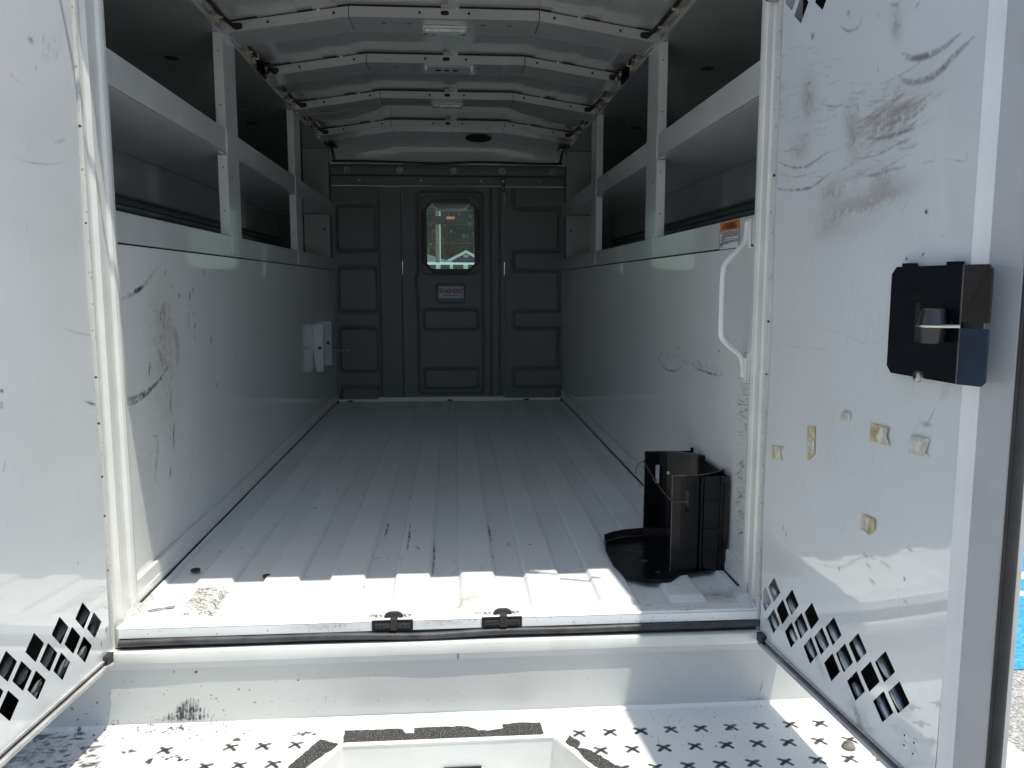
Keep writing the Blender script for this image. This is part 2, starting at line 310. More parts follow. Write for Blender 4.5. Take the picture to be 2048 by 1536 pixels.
# ---- cargo floor
fl = Sheet((0, 0, -.007), (1, 0, 0), (0, 1, 0), np.arange(XL, XR+.001, .0024), steps(1.548, YB, .0016, 1), (.86, .88, .865))
PIT_ = .1437
X, Y = np.meshgrid(fl.us, fl.vs); ph = ((X+.0945) % PIT_); ph = np.minimum(ph, PIT_-ph)      # ridge centres at -.0945 + k*PIT_
R_ = np.clip((.041-ph)/.0065, 0, 1); R_ = R_*R_*(3-2*R_); ef = np.clip((Y-1.552)/.03, 0, 1)*np.clip((4.46-Y)/.05, 0, 1)
fl.H = .0105*R_*ef+.0015*(vnoise(*fl.H.shape, 40, 40)-.5)*ef+.003*np.exp(-((X+.5)**2/.004+(Y-1.66)**2/.003))
fp = fl.px
for x in np.arange(-.0945-4*PIT_, .6, PIT_):
    for sd in (-.041, .041):
        fl.scratch(2, x+sd-.003, x+sd+.003, 1.7, 2.9, .01, .05, math.pi/2, .08, .0022, .9, DARK)
        fl.stroke([(x+sd, 1.56), (x+sd+.001, 2.4), (x+sd, 4.4)], .0045, .16, GREY, .5, False)  # painted grey line along each rib edge, strengthens the rib's shading
for a, b in (((777, 1045), (768, 1075)), ((820, 1055), (814, 1110)), ((868, 1085), (865, 1150)), ((975, 1050), (980, 1080)), ((480, 1070), (465, 1085)), ((1265, 1022), (1272, 1030)), ((1018, 875), (1021, 875)), ((830, 1100), (838, 1108))):
    a, b = fp(*a), fp(*b); fl.stroke([a, ((a[0]+b[0])/2+.002, (a[1]+b[1])/2), b], .006, 1, DARK, .9)
fl.fleck(260, XL, XR, 1.55, 2.6, .0008, .0045); fl.fleck(130, XL, XR, 2.4, 4.4, .0015, .005)
fl.fleck(5, XL, XR, 2.2, 3.4, .006, .009)
fl.scratch(150, XL, XR, 1.56, 2.9, .01, .12, 1.2, .9, .0015, .5, GREY, .5)
fl.scratch(60, XL, XR, 1.56, 2.6, .01, .06, 1.2, .9, .0015, .5, DARK, .5)
fl.smudge((0, 2.6), .5, .5, 0, .06, BROWN); fl.smudge((.25, 3.3), .3, .7, 0, .08, GREY)
for c in ((700, 1242), (650, 1230), (940, 1203), (410, 1212), (925, 1213)):
    p = fp(*c); fl.smudge(p, .035, .018, .5, .22, RUST); fl.fleck(25, p[0]-.03, p[0]+.03, p[1]-.012, p[1]+.012, .0006, .0022, RUST)
q0, q1, q2, q3 = fp(360, 1235), fp(430, 1233), fp(458, 1187), fp(397, 1187)   # worn grit patch, front left
for _ in range(3600):
    a, b = random.random(), random.random(); u = (q0[0]*(1-a)+q1[0]*a)*(1-b)+(q3[0]*(1-a)+q2[0]*a)*b; v = q0[1]*(1-b)+q3[1]*b
    fl.blot((u, v), random.uniform(.0006, .0014), .9, (.10, .09, .08))
a, b = fp(300, 1222), fp(352, 1215); [fl.stroke([(a[0]+random.gauss(0, .004), a[1]+k*.0022), (b[0]+random.gauss(0, .004), b[1]+k*.0022)], .004, 1, (.10, .10, .10), .9, False) for k in range(-3, 4)]
fl.scratch(60, *sorted((fp(270, 1230)[0], fp(300, 1200)[0])), 1.56, 1.68, .008, .03, .9, .3, .002, .8, BROWN)
fl.smudge(fp(1440, 1190), .06, .03, 0, .4, BROWN); fl.fleck(30, .48, .6, 1.56, 1.66, .001, .004)
floor = fl.build('cargo_floor', 'floor', T)
mb = MB(); mb.box((XL-.02, 1.53, -.05), (XR+.02, YB+.02, -.012)); mb.build('floor_pan', 'white_dull', T)
for c in ((391, 1141), (535, 1153)):
    p = at(*c, 'z', 0); m_ = MB(); m_.disc((p[0], p[1], -.001), (0, 0, 1), .0105, 20, 0, .004); m_.disc((p[0], p[1], .003), (0, 0, 1), .0058, 16, 1, .0012); m_.build('floor_bolt', ['grime', 'rust'], floor, True)
# ---- side panels, belt rails and shelves
def side(sx):
    xw = XL if sx < 0 else XR
    o = -1 if sx < 0 else 1
    vs = list(np.arange(.0, .7242, .0022)); ys = steps(1.56, YB, .0022 if sx < 0 else .0026, 1)
    if sx < 0: P = Sheet((xw, 0, 0), (0, 1, 0), (0, 0, 1), ys, vs)
    else:      P = Sheet((xw, 0, 0), (0, -1, 0), (0, 0, 1), [-y for y in reversed(ys)], vs)
    P.H += .0025*(vnoise(*P.H.shape, 120, 120)-.5)
    q = P.px
    if sx < 0:
        z5 = lambda pts: [q(x/2.926, 500+y/2.926) for x, y in pts]
        P.stroke(z5([(690, 297), (775, 258), (840, 210), (915, 110)]), .012, .55, GREY, .8); P.stroke(z5([(765, 262), (800, 238), (845, 212)]), .012, .9, DARK, .8)
        for k in range(5): P.stroke(z5([(715, 865+k*11), (790, 858+k*10), (860, 820+k*7), (930, 760+k*4), (985, 670+k*4)]), .005, .75, DARK, 1)
        P.stroke(z5([(1003, 450), (1030, 500), (1040, 570), (1038, 670)]), .035, .5, BROWN, .3); P.stroke(z5([(1105, 365), (1106, 460)]), .016, .5, GREY, .3)
        P.stroke(z5([(922, 1095), (925, 1180), (905, 1350)]), .02, .45, BROWN, .5)
        for _ in range(70):
            a = random.gauss(955, 26); b = random.uniform(290, 640); l = random.uniform(20, 110); P.stroke(z5([(a, b), (a+random.gauss(6, 6), b+l)]), random.uniform(.002, .007), random.uniform(.2, .75), random.choice((DARK, BROWN, GREY)), .9)
        for _ in range(70):
            a = random.choice((1000, 1010, 920, 880, 1110, 1130)); b = random.uniform(150, 1350); l = random.uniform(10, 60); P.stroke(z5([(a+random.gauss(0, 10), b), (a+random.gauss(3, 10), b+l)]), random.uniform(.0015, .005), random.uniform(.2, .8), random.choice((DARK, GREY)), .9)
        for x, y, l in ((1235, 500, 60), (1270, 770, 50), (1285, 1100, 22), (1507, 475, 25), (1600, 440, 35), (1672, 630, 30), (1385, 612, 10), (1192, 110, 50), (1130, 215, 40), (1110, 240, 60), (1140, 420, 50), (965, 120, 30), (1048, 255, 25), (875, 660, 80), (1000, 830, 120), (1020, 1000, 180), (1000, 1260, 80)):
            P.stroke(z5([(x+3, y), (x, y+l/2), (x-2, y+l)]), .009, .9, DARK, .6)
        P.smudge(q(330, 700), .12, .25, 0, .22, BROWN); P.smudge(q(300, 1050), .08, .2, 0, .15, BROWN)
        P.fleck(90, 1.6, 2.4, .02, .7, .0008, .003); P.fleck(50, 2.2, 4.3, .02, .7, .0015, .005)
    else:
        z11 = lambda pts: [q(1300+x/3.07, 400+y/3.07) for x, y in pts]
        P.stroke(z11([(35, 950), (90, 1030), (145, 1050), (195, 1020), (205, 990)]), .006, .8, DARK, .6)
        for k in range(62):
            x = 60+k*6.3; y = 965+k*1.9; P.stroke(z11([(x, y-random.uniform(5, 75)), (x+2, y)]), .004, random.uniform(.15, .75), DARK, 1)
        P.stroke(z11([(265, 1030), (330, 1050), (390, 1070), (445, 1080)]), .007, .9, DARK, .7)
        for _ in range(70):
            x = random.uniform(530, 600); y = random.uniform(930, 1500); P.stroke(z11([(x, y), (x+random.uniform(15, 45), y+random.uniform(2, 12))]), .003, random.uniform(.3, .8), DARK, 1)
        for _ in range(60):
            x = 1478+random.gauss(0, 4); y = random.uniform(920, 1070); P.stroke([q(x, y), q(x+9, y-6)], .003, random.uniform(.3, .9), DARK, 1)
        P.fleck(60, -2.3, -1.6, .03, .7, .0008, .003); P.fleck(40, -4.2, -2.2, .03, .7, .001, .004); P.scratch(30, -2.4, -1.6, .03, .7, .01, .05, 0, .5, .0015, .5)
        for x, y in ((480, 1265), (440, 870), (425, 930), (180, 900), (170, 905), (160, 960)): P.blot(z11([(x, y)])[0], .004)
    P.build('side_panel', 'panel', T)
    # belt rail above the panel, with the sill the shelves stand on
    b = MB(); b.box((xw, 1.56, .7275), (xw+o*.02, YB, .7885), bev=.002); b.box((xw+o*.0205, 1.56, .770), (xw+o*.30, YB, .786)); b.build('belt_rail', 'frame', T)
    b = MB(); b.box((xw+o*.004, 1.56, .7235), (xw+o*.012, YB, .728)); b.build('belt_seam', 'gap', T)
    # toe angle along the floor
    e = -o
    b = MB(); b.box((xw+e*.0005, 1.60, -.008), (xw+e*.010, 4.5, .052), bev=.002); b.box((xw+e*.010, 1.58, .0005), (xw+e*.0115, 4.5, .022)); b.build('toe_angle', 'white', T)
    b = MB(); b.box((xw+e*.0118, 1.62, -.006), (xw+e*.0150, 4.5, .0062)); b.build('floor_sealant', 'gap', T)
    # compartment behind the shelves
    xo, xt = xw+o*.29, xw+o*.40
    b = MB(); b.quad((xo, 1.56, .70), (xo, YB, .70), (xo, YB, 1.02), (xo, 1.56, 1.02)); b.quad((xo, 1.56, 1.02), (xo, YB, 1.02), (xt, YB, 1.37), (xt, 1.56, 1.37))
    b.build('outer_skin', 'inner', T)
    b = MB(); b.box((xo-o*.004, 1.57, .872), (xo-o*.016, YB, .884)); b.box((xo-o*.004, 1.57, .855), (xo-o*.010, YB, .862)); b.tube([(xo-o*.012, 1.57, .895), (xo-o*.012, YB, .895)], .005); b.build('hatch_seal', 'hatch_grey', T)
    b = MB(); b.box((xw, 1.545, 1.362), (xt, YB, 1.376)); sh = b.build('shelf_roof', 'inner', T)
    for yy in (2.74, 3.78):
        m_ = MB(); m_.add([(xw+o*.236+.021*math.cos(a), yy+.024*math.sin(a), 1.3612) for a in np.linspace(0, 2*math.pi, 24, endpoint=False)], [tuple(range(24))]); m_.build('drain_hole', 'gap', sh)
    b = MB(); b.box((xw+o*.0005, 1.56, 1.024), (xo, YB, 1.032)); b.box((xw, 1.56, 1.022), (xw+o*.0018, YB, 1.092)); b.box((xw, 1.56, 1.0205), (xw+o*.014, YB, 1.0238)); b.build('shelf', 'frame', T)
    for (ya, yb) in ((2.455, 2.585), (3.49, 3.625)):
        b = MB(); xa, xb = xw+o*.0025, xw+o*.024; e2 = -o*.0035
        for (za, zb) in ((.789, 1.0195), (1.0935, 1.361)):
            b.box((xw-o*.001, ya, za), (xw+o*.0015, yb, zb)); b.box((xw+o*.0016, ya, za), (xw+o*.026, ya+.002, zb))
        b.box((xw-o*.0025, ya, 1.0195), (xw-o*.0005, yb, 1.0935))
        b.box((xw-o*.0025, ya+.01, .735), (xw-o*.0005, yb-.01, .789))
        for z in (.96, 1.21): b.disc((xw-o*.0012, (ya+yb)/2-.02, z), (-o, 0, 0), .0028, 10, 1, .0006)
        for z in (.86, .985, 1.16, 1.31): b.disc((xw+o*.012, ya-.0002, z), (0, -1, 0), .0022, 8, 1, .0004)
        b.build('shelf_post', ['frame', 'gap'], T)
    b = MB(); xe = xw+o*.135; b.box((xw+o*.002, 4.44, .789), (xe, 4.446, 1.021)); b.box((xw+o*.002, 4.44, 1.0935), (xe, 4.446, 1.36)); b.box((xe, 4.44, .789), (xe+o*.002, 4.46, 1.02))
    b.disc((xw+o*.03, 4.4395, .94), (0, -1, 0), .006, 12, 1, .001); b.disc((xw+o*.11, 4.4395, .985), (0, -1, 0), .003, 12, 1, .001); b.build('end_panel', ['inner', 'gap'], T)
    b = MB(); b.box((xw+o*.003, YB+.001, .70), (xt, YB+.02, 1.37)); b.build('compartment_end', 'plastic_dark', T)
    b = MB(); b.box((xw+o*.003, 1.53, .70), (xt, 1.545, 1.37)); b.box((xw+o*.003, 1.53, -.02), (xt, 1.545, .699)); b.build('rear_corner_panel', 'white', T)
    b = MB(); b.box((xw+o*.40, 1.53, -.30), (xw+o*.42, YB+.05, 1.41)); b.build('body_side', 'white', T)
    # rail where roof meets side
    b = MB(); b.box((xw-o*.0012, 1.56, 1.3575), (xw+o*.004, YB, 1.402)); b.build('roof_rail', 'roof', T)
side(-1); side(1)
# ---- roof skin, bows, lamps
XM0, XM1 = -.297, .265
def zr(x, lift=0):           # underside of the roof skin across the body
    if x < XM0: return 1.462-(XM0-x)*.155+lift
    if x > XM1: return 1.462-(x-XM1)*.155+lift
    return 1.462+lift
xs = [XL-.01, -.44, -.405, XM0, -.03, .03, XM1, .405, .44, XR+.01]
b = MB()
ycap = 4.30
for x0, x1 in zip(xs[:-1], xs[1:]):
    b.quad((x0, 1.5, zr(x0)), (x1, 1.5, zr(x1)), (x1, ycap, zr(x1)), (x0, ycap, zr(x0)))
    b.quad((x0, ycap, zr(x0)), (x1, ycap, zr(x1)), (x1, YB, zr(x1)-.042), (x0, YB, zr(x0)-.042))
for x0, x1 in zip(xs[:-1], xs[1:]): b.quad((x0, 1.5, zr(x0, .02)), (x1, 1.5, zr(x1, .02)), (x1, YB+.1, zr(x1, .02)), (x0, YB+.1, zr(x0, .02)))
b.box((XL-.42, 1.5, 1.412), (XL-.01, YB+.1, 1.424)); b.box((XR+.01, 1.5, 1.412), (XR+.42, YB+.1, 1.424))
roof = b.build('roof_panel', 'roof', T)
b = MB(); b.box((-.027, 1.55, 1.456), (.027, 4.3, 1.4615)); b.build('roof_spine', 'roof', roof)
for xa, xb in ((-.56, -.445), (-.40, -.33), (.30, .40), (.445, .56)):
    b = MB(); b.prism([(xa, 1.55, zr(xa)-.0035), (xb, 1.55, zr(xb)-.0035), (xb, 1.55, zr(xb)-.0005), (xa, 1.55, zr(xa)-.0005)], (0, 2.75, 0)); b.build('roof_stiffener', 'roof', roof)
p = at(957, 271, 'z', 1.442); b = MB(); b.add([(p[0]+.072*math.cos(a), p[1]+.03*math.sin(a)*1.9, 1.4615-(max(0, p[1]+.057*math.sin(a)-ycap))*.191-.004) for a in np.linspace(0, 2*math.pi, 32, endpoint=False)], [tuple(range(32))]); b.build('roof_opening', 'gap', roof)
def bow(y, lamp, seed):
    zb = lambda x: zr(x)-.036
    b = MB(); D = .142; segs = [(XL+.001, XM0-.0012), (XM0+.0012, XM1-.0012), (XM1+.0012, XR-.001)]
    for x0, x1 in segs:
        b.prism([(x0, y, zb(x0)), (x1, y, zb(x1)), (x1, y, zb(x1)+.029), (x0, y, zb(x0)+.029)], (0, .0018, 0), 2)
        b.prism([(x0, y+.0019, zb(x0)+.0002), (x1, y+.0019, zb(x1)+.0002), (x1, y+D, zb(x1)+.0002), (x0, y+D, zb(x0)+.0002)], (0, 0, .0016))
        b.prism([(x0, y+D+.0002, zb(x0)), (x1, y+D+.0002, zb(x1)), (x1, y+D+.0002, zb(x1)+.029), (x0, y+D+.0002, zb(x0)+.029)], (0, .0018, 0))
    for sx_, xe in ((1, XL+.002), (-1, XR-.002)): b.box((xe, y+.04, zb(xe)-.004), (xe+sx_*.004, y+D-.01, zb(xe)+.0))
    for xh in (-.53, -.34, -.09, .055, .31, .51): b.disc((xh, y-.0002, zb(xh)+.0155), (0, -1, 0), .0043, 12, 1, .0003)
    for xh in (-.42, .40): b.disc((xh, y-.0002, zb(xh)+.006), (0, -1, 0), .0016, 8, 1, .0003)
    def slot(xc, w, h, dz=.0155):
        P = arc((xc+w-h, zb(xc)+dz), h, -math.pi/2, math.pi/2, 8)+arc((xc-w+h, zb(xc)+dz), h, math.pi/2, 3*math.pi/2, 8); b.ngon([(x, y-.0004, z) for x, z in P], 1)
    slot(-.016, .0125, .0065); slot(XL+.033, .016, .0095); slot(XR-.033, .016, .0095)
    for xh in (-.20, -.125, .10, .18):
        b.ngon([(xh+.0085*math.cos(a), y+.055+.0045*math.sin(a), zb(xh)-.0004) for a in np.linspace(0, 2*math.pi, 14, endpoint=False)], 1)
    for xm in (XM0, XM1):
        for k in range(3): b.box((xm-.0011, y+.02+k*.037, zb(xm)-.0006), (xm+.0011, y+.045+k*.037, zb(xm)+.001), 1)
        b.box((xm-.0012, y-.0003, zb(xm)+.0), (xm+.0012, y+.0015, zb(xm)+.0295), 1)
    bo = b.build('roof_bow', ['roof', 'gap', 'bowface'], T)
    # sealant line and dark joggle between bow and skin
    b = MB()
    for x0, x1, h in ((XL+.002, -.44, .0035), (-.44, -.34, .0065), (-.34, XM0, .004), (XM0, XM1, .0042), (XM1, .30, .004), (.30, .40, .0068), (.40, XR-.002, .0035)):
        b.prism([(x0, y+.003, zb(x0)+.0295), (x1, y+.003, zb(x1)+.0295), (x1, y+.003, zr(x1)+.001), (x0, y+.003, zr(x0)+.001)], (0, .01, 0))
    b.build('bow_gap', 'gap', bo)
    for xh in (-.385, .02, .385): b = MB(); b.box((xh-.004, y-.0005, zb(xh)+.027), (xh+.004, y+.004, zr(xh))); b.build('bow_tab', 'frame', bo)
    z0 = zb(0)
    if lamp == 1:
        b = MB(); b.box((-.085, y+.062, z0-.005), (.052, y+.128, z0-.0008), bev=.0015); b.box((-.080, y+.068, z0-.017), (.047, y+.120, z0-.0052), 1, bev=.005)
        for xx in (-.074, .041): b.disc((xx, y+.0935, z0-.0175), (0, 0, -1), .004, 12, 2, .001)
        b.build('dome_lamp', ['label_w', 'lens', 'gap'], bo, True)
    if lamp == 2:
        b = MB(); b.box((-.085, y+.03, z0-.004), (.072, y+.13, z0-.0006)); b.box((.067, y+.03, z0-.0055), (.071, y+.13, z0-.004))
        for xx, rr in ((-.046, .0115), (-.014, .0105), (.017, .0115)): b.add([(xx+rr*math.cos(a), y+.075+rr*1.1*math.sin(a), z0-.0046) for a in np.linspace(0, 2*math.pi, 18, endpoint=False)], [tuple(range(18))], 1)
        b.build('lamp_backing_plate', ['alu', 'gap'], bo)
BY = (2.50, 2.99, 3.54, 4.14)
for i, (y, l) in enumerate(zip(BY, (1, 2, 1, 0))): bow(y, l, i)
# wire looms along both rails
for sg, xr_ in ((1, XL), (-1, XR)):
    b = MB(); xa = xr_+sg*.030; xb = xr_+sg*.012; pts = [(xb, 1.6, 1.395)]; yp = 1.6
    for y in BY:
        pts += [(xb, yp+.22, 1.392), (xb+sg*.002, y-.16, 1.393), (xb+sg*.006, y-.05, 1.389), (xa, y-.012, 1.386), (xa, y+.01, 1.386), (xa, y+.12, 1.386), (xb+sg*.004, y+.19, 1.392)]; yp = y+.1
    pts += [(xb, 4.4, 1.388), (xr_+sg*.004+sg*.01, 4.49, 1.37), (xr_+sg*.02, 4.505, 1.32), (xr_+sg*.03, 4.505, 1.302)]
    P2 = []
    for a, c in zip(pts[:-1], pts[1:]):
        for t in (0, .5): P2.append(Vector(a).lerp(Vector(c), t))
    P2.append(Vector(pts[-1])); P3 = [P2[0]]+[(P2[i-1]+P2[i]*2+P2[i+1])/4 for i in range(1, len(P2)-1)]+[P2[-1]]
    wl = b.tube(P3, .0062, 8).build('wire_loom', 'wire', T, True)
    for y in (2.25, 2.40, 2.74, 2.82, 3.30, 3.42, 3.86, 4.02):
        c = MB(); c.box((xb-.008, y-.004, 1.383), (xb+.008, y+.004, 1.400), bev=.002); c.box((xr_+sg*.002, y-.012, 1.372), (xr_+sg*.008, y+.012, 1.384)); c.build('wire_clip', 'clip', wl)
    c = MB(); c.box((xr_+sg*.004, 2.86, 1.378), (xr_+sg*.045, 2.985, 1.384)); c.box((xr_+sg*.003, 2.86, 1.36), (xr_+sg*.007, 2.985, 1.40))
    for yy in (2.885, 2.95): c.tube([(xr_+sg*.028, yy, 1.384), (xr_+sg*.028, yy, 1.362)], .0032, 8, 1); c.tube([(xr_+sg*.028, yy, 1.3775), (xr_+sg*.028, yy, 1.371)], .0075, 6, 1)
    c.build('rack_bracket', ['blackplate', 'steel'], T)
    c = MB(); c.box((xr_+sg*.01, 4.36, 1.365), (xr_+sg*.05, 4.46, 1.372)); c.tube([(xr_+sg*.035, 4.40, 1.375), (xr_+sg*.035, 4.40, 1.355)], .003, 8, 1); c.tube([(xr_+sg*.035, 4.40, 1.3645), (xr_+sg*.035, 4.40, 1.358)], .007, 6, 1); c.build('rack_bracket', ['blackplate', 'steel'], T)
# ---- bulkhead: embossed plastic wall, heights from distance to outlines
def rrect(X, Y, x0, x1, y0, y1, r):
    cx, cy, hx, hy = (x0+x1)/2, (y0+y1)/2, (x1-x0)/2, (y1-y0)/2; dx = np.abs(X-cx)-hx+r; dy = np.abs(Y-cy)-hy+r
    return np.hypot(np.maximum(dx, 0), np.maximum(dy, 0))+np.minimum(np.maximum(dx, dy), 0)-r
def sstep(a, w=.006): t = np.clip(.5-a/(2*w), 0, 1); return t*t*(3-2*t)
def groove(d, w=.006): return np.exp(-(d/w)**2)
def wall_grid(name, x0, x1, z0, z1, y, fn, m, parent, cutp=None, st=.0035):
    s = Sheet((0, y, 0), (1, 0, 0), (0, 0, 1), np.linspace(x0, x1, int((x1-x0)/st)+1), np.linspace(z0, z1, int((z1-z0)/st)+1)); X, Z = np.meshgrid(s.us, s.vs)
    s.H = fn(X, Z)      # N = (0,-1,0): positive towards the camera
    if cutp: s.cut(cutp)
    return s.build(name, m, parent)
L_R = [(-.626, -.418, .835, 1.07), (-.625, -.417, .501, .736), (-.624, -.416, .166, .404), (-.622, -.414, -.06, .073)]
def f_left(X, Z):
    H = np.zeros_like(X)
    for r in L_R: d = rrect(X, Z, *r[:2], r[2], r[3], .02); H += .007*sstep(d, .007)-.009*groove(d-.004, .008)
    H -= .018*sstep(np.abs(X+.3385)-.0625, .005); return H
wall_grid('bulkhead_panel', XL-.004, -.276, .004, 1.178, YB, f_left, 'plastic', T)
def f_right(X, Z):
    d = X*0+9; d = .600-X
    for z0, z1 in ((.727, .830), (.403, .497), (.070, .169), (1.066, 1.4)): d = np.minimum(d, rrect(X, Z, .342, .9, z0, z1, .018))
    k = -d if False else d; H = .006*sstep(k, .007)-.009*groove(k-.003, .008)
    return H
wall_grid('bulkhead_panel', .289, XR+.004, .004, 1.178, YB, f_right, 'plastic', T)
def octo(x0, x1, z0, z1, c): return [(x0+c, z0), (x1-c, z0), (x1, z0+c), (x1, z1-c), (x1-c, z1), (x0+c, z1), (x0, z1-c), (x0, z0+c)]
WX0, WX1, WZ0, WZ1 = -.139, .122, .732, 1.088
def f_door(X, Z):
    H = np.full_like(X, .012)
    e = rrect(X, Z, -.192, .168, .036, 1.152, .03)+.012*np.exp(-((Z-.655)/.045)**4)*(X < -.1)*-1
    H += .004*sstep(e, .004)-.010*groove(e, .0055)
    for r in ((-.16, .137, .399, .506), (-.159, .141, .068, .175)): d = rrect(X, Z, *r, .022); H += .006*sstep(d, .006)-.009*groove(d-.003, .0065)
    d = rrect(X, Z, -.089, .062, .547, .650, .016); H += -.004*sstep(d, .003)-.006*groove(d, .005)
    d = rrect(X, Z, -.178, .156, .705, 1.128, .05); H += -.006*sstep(d, .004)-.004*groove(d, .005)
    for xv in (.214, .262): H -= .010*groove(X-xv, .0045)
    return H
dr = wall_grid('bulkhead_door', -.274, .287, .010, 1.178, YB, f_door, 'plastic', T, octo(WX0-.012, WX1+.012, WZ0-.012, WZ1+.012, .035), .0028)
g = MB(); O1 = octo(WX0-.027, WX1+.027, WZ0-.026, WZ1+.022, .062); O2 = octo(WX0, WX1, WZ0, WZ1, .028)
vv = [(x, YB-.016, z) for x, z in O1]+[(x, YB-.022, z) for x, z in O1]+[(x+(.004 if x < 0 else -.004), YB-.026, z) for x, z in O1]+[(x, YB-.024, z) for x, z in O2]+[(x, YB+.03, z) for x, z in O2]
g.add(vv, [(k*8+i, k*8+(i+1) % 8, (k+1)*8+(i+1) % 8, (k+1)*8+i) for k in range(4) for i in range(8)]); g.build('window_frame', 'gasket', dr)
MB().ngon([(x, YB+.006, z) for x, z in octo(WX0-.004, WX1+.004, WZ0-.004, WZ1+.004, .03)]).build('window_pane', 'glass', dr)
g = MB(); g.box((-.078, YB-.0145, .571), (.060, YB-.0125, .636)); cxm = -.009
text_mb(g, 'KNAPHEIDE', .036, (cxm, YB-.0152, .611), (1, 0, 0), (0, 0, 1), 1, sx=.66, bold=.0008)
for k in range(12): g.box((-.052+k*.0075, YB-.0155, .583), (-.047+k*.0075+random.uniform(-.001, .001), YB-.0147, .589), 2)
g.build('maker_plate', ['silver_label', 'redink', 'ink'], dr)
for x, z in ((-.246, 1.0-.055), (-.243, .625), (-.24, .285), (.243, .948), (.243, .622), (.243, .285)): g = MB(); g.disc((x, YB-.0125, z), (0, -1, 0), .0065, 14, 1, .002); g.disc((x, YB-.0145, z), (0, -1, 0), .003, 12, 0, .003); g.build('door_screw', ['steel', 'plastic_dark'], dr, True)

g = MB(); g.box((XL, YB-.028, 1.180), (XR, YB, 1.229), bev=.003)
for x in (-.497, -.167, .158, .48): g.disc((x, YB-.0285, 1.206), (0, -1, 0), .005, 12, 1, .002)
g.build('header_rail', ['plastic', 'steel'], T)
g = MB(); n = 12
for i in range(n):
    a0, a1 = math.pi*i/n, math.pi*(i+1)/n; y0, z0, y1, z1 = YB-.012*math.sin(a0), 1.231+.033*(1-math.cos(a0)), YB-.012*math.sin(a1), 1.231+.033*(1-math.cos(a1)); g.quad((XL, y0, z0), (XR, y0, z0), (XR, y1, z1), (XL, y1, z1))
for x in (-.563, -.281, .01, .275, .555): g.disc((x, YB-.0125, 1.262), (0, -1, 0), .015, 18, 1, .002); g.disc((x, YB-.0148, 1.262), (0, -1, 0), .0115, 18, 2, .0006); g.tube([(x, YB-.0125, 1.262), (x, YB-.021, 1.262)], .0065, 6, 1); g.disc((x, YB-.021, 1.262), (0, -1, 0), .003, 10, 2, .0005)
g.build('upper_bulkhead', ['plastic', 'steel', 'gap'], T, True)
g = MB(); pts = [(x, YB-.012, 1.306+.003*math.sin(x*9)-.004*math.exp(-((x+.05)/.12)**2)) for x in np.linspace(XL+.01, XR-.01, 30)]; g.tube(pts, .0062, 8); g.build('front_wire_loom', 'wire', T, True)
g = MB(); 
for x0, x1 in zip(xs[:-1], xs[1:]): g.quad((x0, YB-.002, 1.297), (x1, YB-.002, 1.297), (x1, YB-.002, zr(x1)-.0415), (x0, YB-.002, zr(x0)-.0415))
g.build('roof_end_cap', 'roof', T)
g = MB(); g.box((.272, YB-.036, 1.148), (.290, YB-.029, 1.222), bev=.002); g.disc((.281, YB-.0365, 1.205), (0, -1, 0), .005, 12, 1, .004); g.disc((.281, YB-.0365, 1.168), (0, -1, 0), .003, 12, 1, .003); g.build('hook_latch', ['plastic_dark', 'steel'], T, True)
g = MB(); g.box((XL, YB-.03, -.004), (XR, YB-.002, .010), bev=.002); g.box((-.42, YB-.036, .0105), (.285, YB-.004, .020), bev=.002)
for x in (-.575, -.02, .41): g.box((x-.014, YB-.0365, -.002), (x+.014, YB-.031, .006), 1)
g.build('bulkhead_track', ['white_dull', 'gap'], T)
# aluminium plates and hook bolt on the left wall
g = MB(); z0, z1 = .24, .462
g.prism([(XL+.001, 3.80, z1), (XL+.046, 3.80, z1), (XL+.046, 3.80, z0), (XL+.012, 3.80, z0), (XL+.001, 3.80, z0+.09)], (0, .002, 0)); g.box((XL+.001, 3.8025, z0+.09), (XL+.003, 3.86, z1)); g.disc((XL+.030, 3.7995, .352), (0, -1, 0), .008, 12, 1, .002); g.build('wall_plate', ['alu', 'grime'], T)
g = MB(); g.box((XL+.001, 4.12, z0), (XL+.039, 4.122, z1)); g.box((XL+.001, 4.1225, z0), (XL+.003, 4.18, z1)); g.disc((XL+.020, 4.1195, .352), (0, -1, 0), .008, 12, 1, .002); g.build('wall_plate', ['alu', 'grime'], T)
g = MB(); g.tube([(XL+.002, 4.36, .297), (XL+.02, 4.36, .297)], .012, 10); g.tube([(XL+.02, 4.36, .297), (XL+.10, 4.36, .295)], .0042, 8); g.build('hook_bolt', 'steel', T, True)
# ---- threshold, seal, sill lip, riser
thr = Sheet((0, 0, .0), (1, 0, 0), (0, 1, 0), np.arange(XL+.012, XR-.008, .0022), np.arange(1.5085, 1.5505, .0018)); X, Y = np.meshgrid(thr.us, thr.vs)
thr.H = -.004*np.clip((1.5135-Y)/.005, 0, 1)**2-.0075*np.clip((Y-1.546)/.004, 0, 1)
thr.fleck(420, XL, XR, 1.51, 1.55, .0006, .0024); thr.fleck(160, -.35, .1, 1.515, 1.55, .0006, .0022, RUST)
thr.scratch(120, XL, XR, 1.51, 1.55, .005, .05, 0, .15, .0014, .7, DARK, .1); thr.stroke([(XL, 1.546), (0, 1.5455), (XR, 1.546)], .0022, .8, DARK, 1, False)
thr.smudge((-.2, 1.53), .12, .012, 0, .25, RUST); thr.smudge((.0, 1.535), .05, .012, 0, .2, RUST)
for x in (-.16, -.095, .045, .115):
    thr.smudge((x, 1.528), .012, .008, 0, .6, BROWN)
th = thr.build('threshold', 'step', T)
